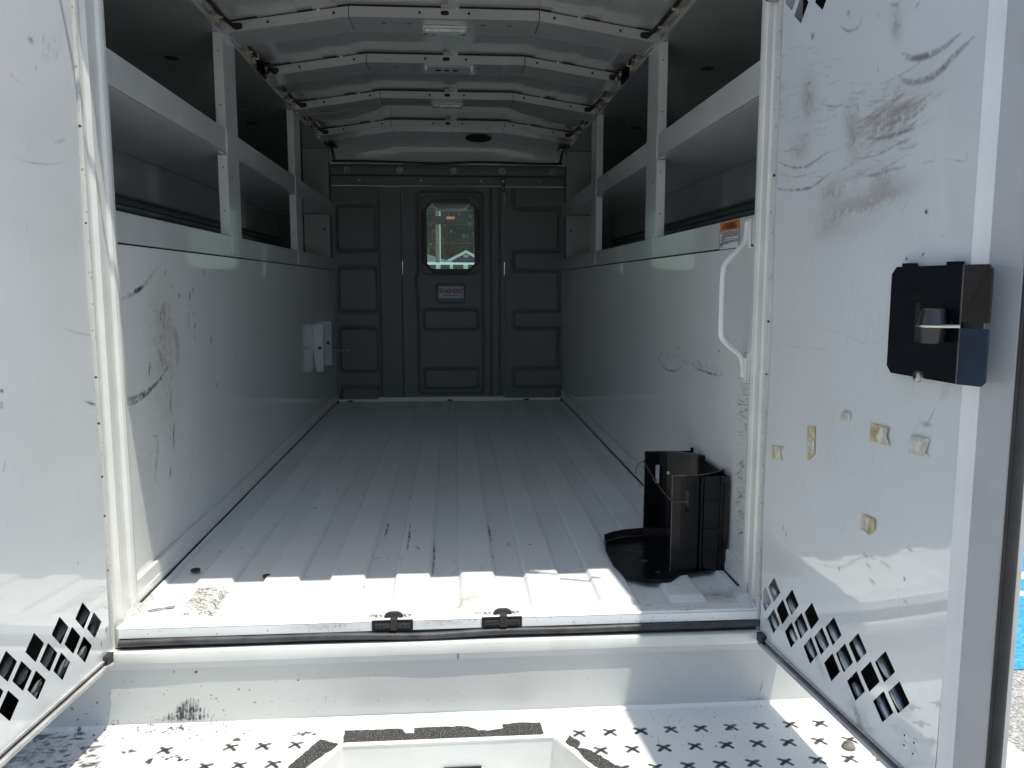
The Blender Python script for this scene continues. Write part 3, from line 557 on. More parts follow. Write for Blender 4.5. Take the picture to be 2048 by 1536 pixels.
tf = Sheet((0, 1.5085, 0), (1, 0, 0), (0, 0, 1), np.arange(XL+.012, XR-.008, .0022), np.arange(-.0225, -.0034, .0016)); tf.fleck(120, XL, XR, -.022, -.004, .0006, .002); tf.smudge((-.25, -.01), .1, .01, 0, .3, BROWN); tf.smudge((-.03, -.01), .08, .01, 0, .3, GREY)
tf.build('threshold_face', 'step', T)
for x in (-.1225, .0905):                                # latch strikers let into the threshold
    w = .0395; c = MB(); c.box((x-w, 1.5065, -.0225), (x+w, 1.5083, -.0008), 1); c.box((x-w+.006, 1.503, -.0165), (x+w-.005, 1.5062, -.0065), 0, bev=.001)
    c.box((x-.004, 1.501, -.020), (x+.010, 1.512, .004), 2, bev=.002); c.tube([(x-.013, 1.519, .000), (x-.010, 1.519, .005), (x-.004, 1.519, .0075), (x+.009, 1.519, .0075), (x+.014, 1.519, .005), (x+.017, 1.519, .000)], .0048, 8, 0)
    for dx in (-.030, -.022, .018, .027): c.box((x+dx, 1.5022, -.014), (x+dx+.004, 1.5032, -.010), 1)
    c.build('striker_latch', ['rubber', 'gap', 'grime'], th)
    for dx in (-.028, .028):
        d = MB(); d.tube([(x+dx+.0055*math.cos(a), 1.5225+.004*math.sin(a), .0012) for a in np.linspace(0, 2*math.pi, 15)], .0011, 6, 0); d.disc((x+dx, 1.5225, .0004), (0, 0, 1), .004, 12, 1, .0005); d.build('striker_bolt', ['steel', 'label_w'], th, True)
b = MB(); b.tube([(x, 1.5055+.0012*math.sin(x*13), -.0300+.0008*math.sin(x*21)-.003*math.exp(-((x+.04)/.12)**2)) for x in np.linspace(XL+.014, XR-.010, 60)], .0070, 10); b.box((XL+.012, 1.512, -.046), (XR-.008, 1.52, -.0227)); b.build('door_bulb_seal', 'rubber_grey', T, True)
b = MB(); b.box((XL-.010, 1.4895, -.0655), (XR+.013, 1.5095, -.0430), bev=.0025); b.box((XL-.025, 1.4945, -.0785), (XR+.026, 1.500, -.0658), 1); sl = b.build('sill_lip', ['white_dull', 'frame'], T, True)  # lower band takes the darker paint as its shade under the lip
b = MB(); b.box((.003, 1.4918, -.0782), (.0045, 1.4924, -.0660)); b.build('sill_seam', 'gap', sl)
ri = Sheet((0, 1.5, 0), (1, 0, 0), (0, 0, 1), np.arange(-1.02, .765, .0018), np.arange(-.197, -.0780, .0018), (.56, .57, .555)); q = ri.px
ri.H = .002*(vnoise(*ri.H.shape, 60, 60)-.5)
z6 = lambda x, y: q(x/2.926, 1011+y/2.926)
for _ in range(120):
    x = random.gauss(1095, 75); h = random.uniform(10, 130)*math.exp(-((x-1110)/110)**2); y1 = 1262-random.uniform(0, 25); ri.stroke([z6(x, y1), z6(x+random.gauss(2, 3), y1-h)], random.uniform(.0008, .0024), random.uniform(.6, 1), DARK, .9, False)
for x, y in ((1150, 975), (1018, 975), (1122, 945), (1745, 1022), (770, 1033), (700, 1110), (1265, 1130), (1235, 1110), (1310, 1198), (1490, 1150), (1400, 1075), (1460, 1077), (567, 1155), (420, 1192), (505, 1220), (565, 1280), (455, 1255)): ri.blot(z6(x, y), random.uniform(.0018, .0032))
ri.stroke([z6(655, 1262), z6(688, 1258), z6(686, 1283), z6(658, 1280), z6(655, 1262)], .003, .8, DARK, 1); ri.stroke([z6(1902, 1092), z6(1906, 1165)], .0018, .9, DARK, .8)
ri.fleck(90, -.7, -.25, -.19, -.09, .0006, .0022); ri.fleck(70, -.25, .76, -.19, -.09, .0005, .0018); ri.stroke([q(1484, 1398), q(1541, 1396)], .0022, .9, DARK, .8); ri.stroke([q(1526, 1360), q(1518, 1390)], .0018, .8, DARK, 1)
ri.build('step_riser', 'step', T)
# ---- step bumper
ZS = -.197
stp = Sheet((0, 0, ZS), (1, 0, 0), (0, 1, 0), np.arange(-1.02, .80, .0016), np.arange(1.24, 1.5005, .0016), (.84, .855, .83)); q = stp.px; X, Y = np.meshgrid(stp.us, stp.vs)
dd = np.clip(1.5-Y, 0, 1); r_ = .010; stp.H = np.where(dd < r_, r_-np.sqrt(np.clip(r_*r_-(r_-dd)**2, 0, 1)), 0)+.0015*(vnoise(*stp.H.shape, 50, 50)-.5)
REC = [q(x, y) for x, y in ((686, 1492), (1106, 1478))]; RL, RR = REC; yr = (RL[1]+RR[1])/2; RL = (RL[0], yr); RR = (RR[0], yr); RLo = (RL[0]-.105, 1.20); RRo = (RR[0]+.105, 1.20)
stp.cut([RL, RR, RRo, RLo])
def mark_cross(c, s=.0118):
    stp.H[:] += .0022*np.exp(-(((X-c[0])**2+(Y-c[1])**2)/(s*.9)**2)) if False else 0
    W = stp.win(c[0]-.03, c[0]+.03, c[1]-.03, c[1]+.03); d2 = (X[W]-c[0])**2+(Y[W]-c[1])**2; stp.H[W] += .002*np.exp(-d2/.00014)
    for a in (.55, -.75):
        dx, dy = s*math.cos(a), s*math.sin(a)*1.15; stp.stroke([(c[0]-dx, c[1]-dy), c, (c[0]+dx, c[1]+dy)], random.uniform(.0068, .009), 1, (.02, .02, .02), .15, False, .35)
    stp.blot((c[0], c[1]), .0062, 1, (.02, .02, .02), .9)
    for _ in range(random.choice((0, 0, 1, 2))): stp.blot((c[0]+random.gauss(0, .008), c[1]+random.gauss(0, .008)), random.uniform(.002, .005), .9, (.05, .045, .045))
ps = .0586
for i in range(-17, 14):
    for j in range(4):
        x = .290+ps*i+(.030 if j % 2 else 0); y = 1.417-.0590*j+.001*random.random()
        y = 1.4155-.0585*j
        half = RR[0]+.05+(yr-y)*.62
        if -.30-(yr-y)*.4+.012 < x < .218+(yr-y)*.45-.0: continue
        if x < -.45 and random.random() < .35: continue
        mark_cross((x, y))
z6 = lambda x, y: q(x/2.926, 1011+y/2.926)
for x, y, r in ((1755, 1340, .010), (1790, 1332, .008), (1010, 1300, .009), (960, 1325, .006), (1320, 1283, .005), (750, 1440, .008), (880, 1490, .010), (960, 1475, .007), (1075, 1495, .009), (1040, 1470, .006), (1410, 1370, .011)): 
    for k in range(5): stp.blot(z6(x+random.gauss(0, 22), y+random.gauss(0, 6)), r*random.uniform(.3, .8))
stp.stroke([z6(1695, 1352), z6(1750, 1340), z6(1812, 1330)], .007, 1, DARK, .5)
for _ in range(34):
    x = random.uniform(-200, 520); y = random.uniform(1320, 1536); l = random.uniform(20, 140); stp.stroke([z6(x, y), z6(x+l/2, y+random.gauss(0, 6)), z6(x+l, y-random.uniform(-4, 10))], random.uniform(.004, .014), 1, (.03, .028, .032), .55)
for _ in range(80): stp.blot(z6(random.uniform(-200, 600), random.uniform(1315, 1536)), random.uniform(.001, .008))
for _ in range(90): stp.blot(z6(random.uniform(600, 1500), random.gauss(1325, 22)), random.uniform(.0008, .0035))
for _ in range(70): stp.blot(z6(random.gauss(1000, 120), random.uniform(1295, 1335)), random.uniform(.0008, .003))
stp.scratch(60, -.55, -.2, 1.40, 1.49, .01, .06, .9, .3, .0012, .5, GREY); stp.scratch(50, .2, .75, 1.36, 1.49, .01, .05, 1.2, .5, .0012, .6, DARK)
stp.fleck(420, -.75, .8, 1.33, 1.495, .0005, .0026); stp.smudge((-.8, 1.42), .2, .1, 0, .5, GREY)
step = stp.build('step_bumper', 'step', T)
# recess walls in the middle of the bumper
b = MB(); zl = ZS-.14
def wallq(p0, p1, t=.0): b.quad((*p0, ZS-.0), (*p1, ZS-.0), (*p1, zl), (*p0, zl))
wallq(RL, RR); wallq(RL, RLo); wallq(RR, RRo); b.ngon([(*RL, zl), (*RR, zl), (*RRo, zl), (*RLo, zl)])
rc = b.build('hitch_recess', 'white_dull', step)
b = MB(); e = .006
b.tube([(RLo[0]-.004, RLo[1], ZS+.001), (RL[0]-.004, RL[1]+.003, ZS+.001), (RR[0]+.004, RR[1]+.003, ZS+.001), (RRo[0]+.004, RRo[1], ZS+.001)], .005, 8); b.build('weld_bead', 'white_dull', step, True)
b = MB(); pc = at(925, 1534, 'y', yr-.002); b.box((pc[0]-.035, yr-.004, pc[2]-.03), (pc[0]+.035, yr-.0006, pc[2])); b.build('plug_slot', 'gap', rc)
def px_poly(pts, f, z): return [tuple(at(*f(x, y), 'z', z)[:2]) for x, y in pts]
def tape(pts, f, jag=.0022):
    P = px_poly(pts, f, ZS); out = []
    for a, c in zip(P, P[1:]+P[:1]):
        n_ = max(1, int(math.dist(a, c)/.006))
        for k in range(n_): t = k/n_; out.append((a[0]+(c[0]-a[0])*t+random.gauss(0, jag*.35), a[1]+(c[1]-a[1])*t+random.gauss(0, jag*.35)))
    m_ = MB(); m_.prism([(x, y, ZS+.0009) for x, y in out], (0, 0, .0009)); m_.build('grip_tape', 'grit', step)
f7 = lambda x, y: (600+x/2.926, 1011+y/2.926); fw = lambda x, y: (540+x/2.381, 1400+y/2.381)
tape([(262, 1322), (590, 1310), (625, 1340), (665, 1335), (670, 1305), (980, 1295), (1040, 1318), (1100, 1320), (1190, 1308), (1185, 1285), (1290, 1275), (1405, 1275), (1425, 1335), (1385, 1352), (250, 1400)], f7)
tape([(240, 190), (332, 215), (215, 290), (165, 330), (120, 350), (70, 350), (90, 318)], fw)
tape([(1425, 172), (1480, 205), (1465, 230), (1520, 240), (1600, 285), (1700, 350), (1600, 350), (1500, 285), (1470, 240), (1405, 205)], fw)
# bumper end wall on the right with a bolt, and ends of the bumper
b = MB(); b.prism([(.765, 1.497, ZS), (.765, 1.497, -.06), (.80, 1.45, -.06), (.80, 1.45, ZS)], (.002, .002, 0)); b.build('bumper_gusset', 'white_dull', T); b = MB(); b.box((.80, 1.24, ZS-.12), (1.02, 1.5, ZS+.004), bev=.003); b.build('bumper_end', 'white_dull', T); b = MB(); b.box((-1.02, 1.24, ZS-.14), (RLo[0], 1.26, ZS-.003)); b.build('bumper_front', 'white_dull', T); b = MB(); b.box((RRo[0], 1.24, ZS-.14), (.80, 1.26, ZS-.003)); b.build('bumper_front', 'white_dull', T); b = MB(); b.box((.765, 1.5, ZS-.1), (1.02, 1.512, -.045)); b.build('bumper_end', 'white_dull', T)
p = at(1697, 1495, 'z', ZS); b = MB(); b.tube([(p[0], p[1], ZS), (p[0], p[1], ZS+.003), (p[0], p[1], ZS+.0085), (p[0], p[1], ZS+.011)], [.0125, .0122, .009, .003], 14); b.build('bumper_bolt', 'bolt', T, True)
# ---- door frame: stepped jambs
def jamb(sx):
    if sx < 0: prof = [(-.652, 1.63), (-.640, 1.615), (-.638, 1.600), (-.640, 1.592), (-.646, 1.588), (-.646, 1.566), (-.644, 1.560), (-.644, 1.545), (-.651, 1.538), (-.652, 1.523), (-.647, 1.519), (-.646, 1.508), (-.76, 1.508), (-.76, 1.63)]
    else: prof = [(.620, 1.63), (.610, 1.615), (.608, 1.600), (.610, 1.590), (.6125, 1.586), (.613, 1.568), (.609, 1.560), (.6085, 1.552), (.612, 1.546), (.6125, 1.530), (.608, 1.522), (.605, 1.519), (.604, 1.508), (.72, 1.508), (.72, 1.63)]
    z0, z1 = -.043, 1.40; zs_ = np.arange(z0, z1, .004); P = np.array(prof); seg = np.r_[0, np.cumsum(np.hypot(*np.diff(P, axis=0).T))]
    g = MB(); g.prism([(x, y, z0) for x, y in prof], (0, 0, z1-z0), 2)
    o = -1 if sx < 0 else 1; a = prof[11]
    for z in np.arange(.03, 1.36, .09): g.disc((a[0]-o*.001, a[1]-.012, z+random.gauss(0, .006)), (-o*.6, -.8, 0), random.uniform(.0012, .003), 8, random.choice((0, 1, 1, 1)), .0012)
    for _ in range(30): g.disc((a[0]-o*.0006-o*random.uniform(0, .001), a[1]-.001-random.uniform(0, .006), random.uniform(0, 1.3)), (-o, -.5, 0), random.uniform(.0004, .0012), 6, random.choice((0, 1)), .0003)
    g.build('door_jamb', ['rust', 'steel', 'white_dull'], T)
jamb(-1); jamb(1)
b = MB(); b.prism([(XL-.10, 1.47, 1.385), (XR+.10, 1.47, 1.385), (XR+.10, 1.47, 1.43), (XM1, 1.47, 1.51), (XM0, 1.47, 1.51), (XL-.10, 1.47, 1.43)], (0, .10, 0)); b.box((XL-.42, 1.50, 1.37), (XR+.42, 1.56, 1.412)); b.build('door_header', 'white', T)
p = at(1541, 0, 'y', 1.55); b = MB(); b.tube([(p[0]+.0, 1.535, p[2]+.02), (p[0], 1.535, p[2]-.004)], .0145, 20, 0); b.tube([(p[0], 1.535, p[2]-.006), (p[0], 1.535, p[2]+.0)], .011, 16, 1); b.build('door_stop', ['rubber', 'steel'], T, True)
b = MB(); b.box((XR+.003, 1.53, -.30), (XR+.42, 1.56, -.045)); b.box((XL-.42, 1.53, -.30), (XL-.003, 1.56, -.045)); b.box((XL-.42, 1.505, -.5), (XR+.42, 1.53, -.199)); b.box((XL-.42, 1.53, -.12), (XR+.42, YB, -.07)); b.build('underbody', 'white_dull', T)
for sg in (1, -1):
    b = MB(); b.tube([(sg*.36-.02, 1.478, 1.392), (sg*.47-.02, 1.455, 1.388)], .009, 10, 0); b.tube([(sg*.47-.02, 1.455, 1.388), (sg*.60-.02, 1.415, 1.372)], .004, 8, 1); b.build('door_stay', ['rubber', 'steel'], T, True)
# ---- grab handle and warning label on the right wall
xh = XR
P = [(xh-.004, 1.668, .775), (xh-.006, 1.668, .742), (xh-.010, 1.664, .732), (xh-.040, 1.648, .706), (xh-.060, 1.640, .688), (xh-.064, 1.638, .67), (xh-.064, 1.638, .60), (xh-.064, 1.638, .548), (xh-.060, 1.640, .532), (xh-.040, 1.648, .516), (xh-.012, 1.66, .497), (xh-.006, 1.664, .484), (xh-.004, 1.664, .45)]
Q = []
for i in range(len(P)-1):
    for t in (0, .5): Q.append(Vector(P[i]).lerp(Vector(P[i+1]), t))
Q.append(Vector(P[-1])); Q = [Q[0]]+[(Q[i-1]+Q[i]*2+Q[i+1])/4 for i in range(1, len(Q)-1)]+[Q[-1]]
b = MB(); b.tube(Q, .0056, 12); b.box((xh-.004, 1.650, .722), (xh-.0008, 1.684, .782), bev=.001); b.box((xh-.004, 1.648, .44), (xh-.0008, 1.680, .492), bev=.001); b.build('grab_handle', 'white_dull', T, True)
xw = XR-.0012; b = MB(); ya, yb, za, zb = 1.849, 1.722, .7245, .785
def lq(u0, u1, v0, v1, mi, k): b.quad(*[(xw-k*.0003, ya+(yb-ya)*u, za+(zb-za)*v) for u, v in ((u0, v0), (u1, v0), (u1, v1), (u0, v1))], mi)
lq(0, 1, 0, 1, 0, 0); lq(.01, .99, .70, .985, 1, 1)
for v in (.0, .355, .68, .985): lq(0, 1, v, v+.014, 2, 2)
for u in (0, .135, .985): lq(u, u+.014, 0, .7 if u == .135 else 1, 2, 2)
text_mb(b, 'WARNING', .0205, (xw-.0012, ya+(yb-ya)*.57, za+(zb-za)*.84), (0, -1, 0), (0, 0, 1), 2, sx=.80, bold=.0003)
b.ngon([(xw-.0012, ya+(yb-ya)*u, za+(zb-za)*v) for u, v in ((.13, .76), (.25, .76), (.19, .93))], 2)
for v, l in ((.63, .78), (.585, .80), (.54, .81), (.495, .80), (.45, .78), (.405, .16), (.30, .78), (.255, .80), (.21, .30)):
    u = .17
    while u < .17+l: w_ = random.uniform(.02, .07); lq(u, min(u+w_, .96), v-.012, v+.012, 2, 3); u += w_+.018
for _ in range(16): u = random.uniform(.03, .11); v = random.choice((random.uniform(.40, .66), random.uniform(.06, .3))); lq(u, u+.03, v, v+.025, 2, 3)
b.build('warning_label', ['label_w', 'orange', 'ink'], T)
# ---- rear doors
def door(sx):
    if sx > 0: Hx, Hy, dx, dy = .606, 1.503, .0838, -.9965
    else: Hx, Hy, dx, dy = -.650, 1.505, -.093, -.9957
    D = np.array([dx, dy, 0.]); D /= np.linalg.norm(D)
    Nn = np.array([-1, 0, 0.])*sx; Nn = Nn-D*(Nn@D); Nn /= np.linalg.norm(Nn)      # towards the cargo axis
    O = np.array([Hx, Hy, 0.]); W = .527
    def P3(s_, d_, z_): return tuple(O+D*s_+Nn*d_+np.array([0, 0, z_]))
    z0, z1 = -.047, 1.385
    us = np.arange(.004, W, .0018); vs = np.arange(z0, 1.23, .0018 if sx > 0 else .0022)
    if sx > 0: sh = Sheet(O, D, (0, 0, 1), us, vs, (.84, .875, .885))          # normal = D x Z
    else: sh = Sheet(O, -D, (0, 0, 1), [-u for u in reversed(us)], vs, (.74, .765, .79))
    sg = 1 if sx > 0 else -1
    assert sh.N@Nn > .9, sh.N
    q = sh.px
    sh.H = .004*(vnoise(*sh.H.shape, 170, 170)-.5)
    # diamond vents
    yy0 = 1.444 if sx > 0 else 1.415; cen = []
    for k in range(-1, 6):
        for j in range(3):
            y = yy0-.0695*k-.0335*j; z = .001+.0325*j+.003*k
            if k == -1 and j == 0: continue
            if k == 5 and j == 2: continue
            if y > 1.49: continue
            cen.append((y, z))
    top = [(1.433-.0695*k+.034*j, 1.123+.0325*j) for k in range(5) for j in range(3) if 1.433-.0695*k+.034*j < 1.485]
    for (y, z) in cen+(top if sx > 0 else []):
        s_ = (Hy-y)/-D[1]; c = (s_*sg, z); k = .0225
        sh.cut([(c[0]-k*1.08*sg, z-.004), (c[0]-.001*sg, z+.0245), (c[0]+k*1.08*sg, z+.004), (c[0]+.001*sg, z-.0245)][::(1 if sg > 0 else -1)])
    if sx > 0:
        z3 = lambda pts: [q(1250+x/2.56, y/2.56) for x, y in pts]
        ST = [([(1415, 270), (1470, 295), (1540, 285), (1620, 250), (1715, 170)], .013, .75), ([(1410, 395), (1450, 420), (1520, 415), (1600, 375), (1680, 290), (1780, 190)], .015, .75), ([(1430, 300), (1500, 308), (1600, 275)], .008, .5),
              ([(1240, 710), (1340, 705), (1480, 655)], .009, .7), ([(1200, 815), (1300, 790), (1450, 710)], .006, .5), ([(1190, 885), (1260, 900), (1350, 875), (1440, 850)], .007, .7), ([(1250, 900), (1350, 850), (1450, 790)], .004, .5),
              ([(770, 820), (850, 855), (930, 850), (1050, 775)], .006, .75), ([(765, 870), (850, 905), (950, 890), (1050, 860)], .004, .5), ([(750, 950), (800, 970), (880, 972), (960, 955), (1060, 880)], .007, .8), ([(765, 770), (830, 775), (890, 745)], .004, .5),
              ([(1100, 130), (1140, 158), (1190, 140), (1222, 70)], .006, .7), ([(1350, 20), (1390, 25), (1420, 0)], .008, .5), ([(1290, 440), (1380, 400), (1500, 330), (1600, 250)], .004, .4), ([(905, 440), (960, 420)], .008, .5),
              ([(1410, 1100), (1455, 1010)], .003, .35), ([(1480, 50), (1510, 5)], .008, .5), ([(1290, 90), (1300, 70)], .005, .5), ([(990, 530), (1070, 545), (1130, 530)], .006, .5), ([(1095, 880), (1150, 850), (1195, 825)], .004, .5), ([(1295, 340), (1300, 380)], .003, .6),
              ([(1195, 540), (1197, 565)], .005, .8), ([(1640, 815), (1740, 822), (1742, 765)], .002, .6), ([(1495, 840), (1580, 820), (1585, 780)], .002, .4)]
        for p_, w_, a_ in ST: sh.stroke(z3(p_), w_*.8, a_, (.16, .15, .145), .8)
        for _ in range(120):
            x = random.gauss(1370, 80); y = random.gauss(600, 45)+(1370-x)*.35; l = random.uniform(60, 190); t = -.55+random.gauss(0, .08)
            sh.stroke(z3([(x-l/2*math.cos(t), y-l/2*math.sin(t)), (x, y+l*.06), (x+l/2*math.cos(t), y+l/2*math.sin(t))]), random.uniform(.0015, .006), random.uniform(.15, .5), BROWN, .9)
        for _ in range(150):   # family of concave-up rub arcs
            if random.random() < .5: x = random.uniform(780, 1080); y = random.uniform(200, 960)
            else: x = random.uniform(1150, 1480); y = random.uniform(400, 900)
            l = random.uniform(25, 130); t = -.3+random.gauss(0, .15); sh.stroke(z3([(x-l/2, y-math.sin(t)*l/2-l*.02), (x, y+l*.14), (x+l/2, y+math.sin(t)*l/2)]), random.uniform(.0015, .005), random.uniform(.08, .42), (.2, .19, .18), .8)
        for (c, ru, rv, a_) in (((1150, 1050), .10, .035, .34), ((1320, 940), .03, .013, .4), ((940, 505), .022, .03, .5), ((1165, 670), .02, .035, .4), ((1330, 1010), .07, .014, .38), ((1050, 1150), .05, .01, .3), ((1380, 580), .08, .03, .35), ((1390, 120), .012, .02, .45), ((900, 760), .03, .02, .3), ((1060, 990), .04, .02, .3)):
            sh.smudge(z3([c])[0], ru*1.3, rv*1.6, .25, min(.5, a_*1.25), (.44, .415, .39), .007 if ru > .05 else 0)
        sh.blot(z3([(960, 185)])[0], .010, .9, (.22, .19, .12)); sh.blot(z3([(962, 178)])[0], .006, .9, (.5, .46, .3)); sh.blot(z3([(1145, 68)])[0], .008, .7, (.4, .34, .2))
        for c in ((1540, 1082), (1523, 1303), (1437, 1325)): sh.blot(z3([c])[0], .0035)
        sh.stroke([q(1868, 815), q(1858, 838), q(1842, 860)], .0022, .8, (.2, .2, .2), .4); sh.smudge(q(1850, 848), .012, .004, 0, .6, GREY)
        zb_ = lambda pts: [q(1348+x/2.926, 1011+y/2.926) for x, y in pts]
        for x, y in ((1370, 255), (1150, 300), (1130, 350), (1210, 330), (1110, 290), (1150, 440), (1345, 560), (1240, 350)): sh.stroke(zb_([(x-15, y-12), (x+22, y+18)]), .006, .5, GREY, .8)
        for x, y in ((960, 370), (640, 130), (655, 170), (1340, 430), (520, 590), (495, 630), (540, 670)): sh.stroke(zb_([(x, y-15), (x+3, y+15)]), .004, .8, DARK, .7)
        sh.fleck(50, .02, .5, 0, 1.2, .0006, .0018); sh.scratch(90, .01, .5, 0, .6, .01, .08, 1.4, .3, .0012, .3, GREY); sh.scratch(50, .01, .5, .45, .8, .02, .15, 1.5, .2, .0012, .22, GREY)
        sh.smudge(q(1720, 1440), .05, .02, -.6, .5, GREY, .004); sh.smudge(q(1640, 1330), .03, .01, -.6, .3, BROWN); sh.smudge(q(1800, 1400), .04, .02, -.6, .35, GREY)
        sh.stroke([q(1880, 800), q(1897, 760)], .02, .2, BROWN)
        # rectangle left by an old label
        for a, c in (((1560, 540), (1560, 690)), ((1560, 690), (1650, 700)), ((1730, 590), (1735, 690)), ((1650, 655), (1735, 690))): sh.stroke([q(*a), q(*c)], .0012, .35, GREY, 1, False)
    else:
        L_ = lambda pts, f=2.194: [q(x/f, y/f) for x, y in pts]      # zoom of the upper part
        for p_, w_, a_ in (([(120, 170), (150, 185)], .012, .8), ([(240, 627), (265, 620), (290, 606)], .006, .7), ([(60, 680), (110, 708), (170, 718), (230, 720), (275, 712)], .003, .6), ([(275, 1435), (340, 1460), (440, 1478)], .004, .5), ([(335, 1040), (332, 1110)], .006, .25), ([(160, 285), (157, 310)], .004, .5)): sh.stroke(L_(p_), w_, a_, GREY, .6)
        for p_ in ([(45, 325), (60, 340)], [(65, 345), (80, 360)], [(80, 355), (100, 372)]): sh.stroke(L_(p_), .006, .45, (.6, .12, .12), .8)
        for _ in range(30): x = random.uniform(180, 265); y = random.uniform(140, 240); sh.stroke(L_([(x, y), (x-6, y+40)]), .003, .22, GREY)
        g_ = lambda pts: [q(x/2.56, 700+y/2.56) for x, y in pts]
        for p_, w_, a_, c_ in (([(0, 207), (22, 212)], .006, .8, DARK), ([(0, 280), (22, 270)], .008, .6, DARK), ([(0, 295), (20, 292)], .005, .7, DARK), ([(430, 262), (480, 278), (530, 288)], .005, .9, DARK), ([(500, 237), (532, 243)], .004, .7, DARK), ([(488, 412), (536, 405)], .006, .5, BROWN), ([(20, 630), (28, 590), (38, 545)], .003, .6, GREY),
                               ([(425, 298), (480, 318), (535, 328)], .0025, .5, (.9, .9, .9)), ([(165, 825), (200, 750), (225, 710)], .003, .4, (.9, .9, .9)), ([(545, 750), (562, 740)], .006, .8, DARK), ([(520, 690), (560, 685)], .008, .4, BROWN), ([(300, 120), (370, 108), (405, 130)], .001, .4, GREY)):
            sh.stroke(g_(p_), w_, a_, c_, .7)
        for x, y in ((545, 1435), (570, 1465), (522, 1505)): sh.stroke(g_([(x, y-14), (x+1, y+14)]), .005, .95, DARK, .4)
        sh.fleck(60, -.35, 0, 0, 1.2, .0006, .002); sh.scratch(80, -.35, 0, 0, 1.2, .01, .06, 1.2, .6, .0014, .25, GREY)
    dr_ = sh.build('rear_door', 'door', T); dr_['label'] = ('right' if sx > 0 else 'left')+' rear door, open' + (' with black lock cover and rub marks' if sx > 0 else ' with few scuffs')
    # upper part of the inner pan, edge return, outer skin, hem
    b = MB(); b.quad(P3(.004, 0, 1.2285), P3(W, 0, 1.2285), P3(W, 0, z1), P3(.004, 0, z1)); b.build('inner_pan_top', 'white', dr_)
    b = MB(); F = [(W, .000), (W+.001, -.0030), (W+.0065, -.0150), (W+.009, -.0180), (W+.047, -.032), (W+.049, -.034)]
    for (a, c), (a2, c2) in zip(F[:-1], F[1:]): b.quad(P3(a, c, z0), P3(a2, c2, z0), P3(a2, c2, z1), P3(a, c, z1))
    b.mi = [0, 0, 0, 1, 1]; b.build('edge_return', ['white', 'edge_grey'], dr_, True)
    b = MB(); b.tube([P3(W+.052, -.042, z0), P3(W+.052, -.042, z1)], .0080, 12); b.tube([P3(W+.051, -.034, z0), P3(W+.051, -.034, z1)], .0025, 8); b.build('edge_seal', 'rubber', dr_, True)
    b = MB(); b.prism([P3(W+.057, -.049, z0), P3(W+.060, -.053, z0), P3(0.02, -.053, z0), P3(0.02, -.049, z0)], (0, 0, z1-z0)); b.prism([P3(.004, -.001, z1), P3(W, -.001, z1), P3(W, -.055, z1), P3(.004, -.055, z1)], (0, 0, .003)); b.prism([P3(.004, -.002, z0-.0005), P3(.010, -.002, z0-.0005), P3(.010, -.055, z0-.0005), P3(.004, -.055, z0-.0005)], (0, 0, z1-z0)); b.build('outer_panel', 'white_dull', dr_)
    b = MB(); b.prism([P3(.036, -.002, z0-.0045), P3(W+.02, -.002, z0-.0045), P3(W+.02, .0030, z0-.0045), P3(.036, .0030, z0-.0045)], (0, 0, .0043))
    b.prism([P3(.02, -.050, z0-.014), P3(W+.02, -.050, z0-.014), P3(W+.02, .0125, z0-.014), P3(.02, .0125, z0-.014)], (0, 0, .003)); b.prism([P3(.036, .0100, z0-.0108), P3(W+.02, .0100, z0-.0108), P3(W+.02, .0125, z0-.0108), P3(.036, .0125, z0-.0108)], (0, 0, .0035)); b.build('bottom_hem', 'hem', dr_)
    b = MB(); b.prism([P3(.012, -.001, z0-.0108), P3(.034, -.001, z0-.0108), P3(.034, .009, z0-.0108), P3(.012, .009, z0-.0108)], (0, 0, .017)); b.build('hem_rubber', 'rubber', dr_)
    # louvre hoods shaped along their glints, inside an added liner
    for za, zc_ in ((-.040, .13),)+(((1.08, 1.30),) if sx > 0 else ()):
        b = MB(); vv = [P3(a_, d_, z_) for a_ in (.001, W-.01) for d_ in (-.0025, -.034) for z_ in (za, zc_)]; b.add(vv, [(2, 3, 7, 6), (0, 1, 3, 2), (4, 6, 7, 5), (0, 2, 6, 4), (1, 5, 7, 3)]); b.build('vent_dark_box', 'dark_box', dr_)  # dark box added so the door cavity stays black behind the vents
    for i, (y, z) in enumerate(cen):
        if i % 4 == 3: continue
        s_ = (Hy-y)/-D[1]+random.choice((0, .006, .010)); b = MB(); n = 9; pts = []; rr = []; zz_ = z-random.choice((.0, .005, .009)); ln = random.choice((.012, .017, .021))
        for k in range(n):
            u = (k/(n-1)-.5)*2; pts.append(P3(s_-.025+u*ln, -.014, zz_-.010-u*ln*.72)); rr.append(max(.0004, .0062*math.sqrt(max(0, 1-u*u))))
        b.tube(pts, rr, 10).build('vent_louvre', 'soft_glint' if sx > 0 else 'plastic', dr_, True)
    return dr_, P3, O, D, Nn
DL = door(-1); DR = door(1)
dr_, P3, O_, D_, N_ = DR
def dpx(u, v, d=0):
    p = on_plane(u, v, O_+N_*d, N_)-O_; return float(p@D_), float(p[2])
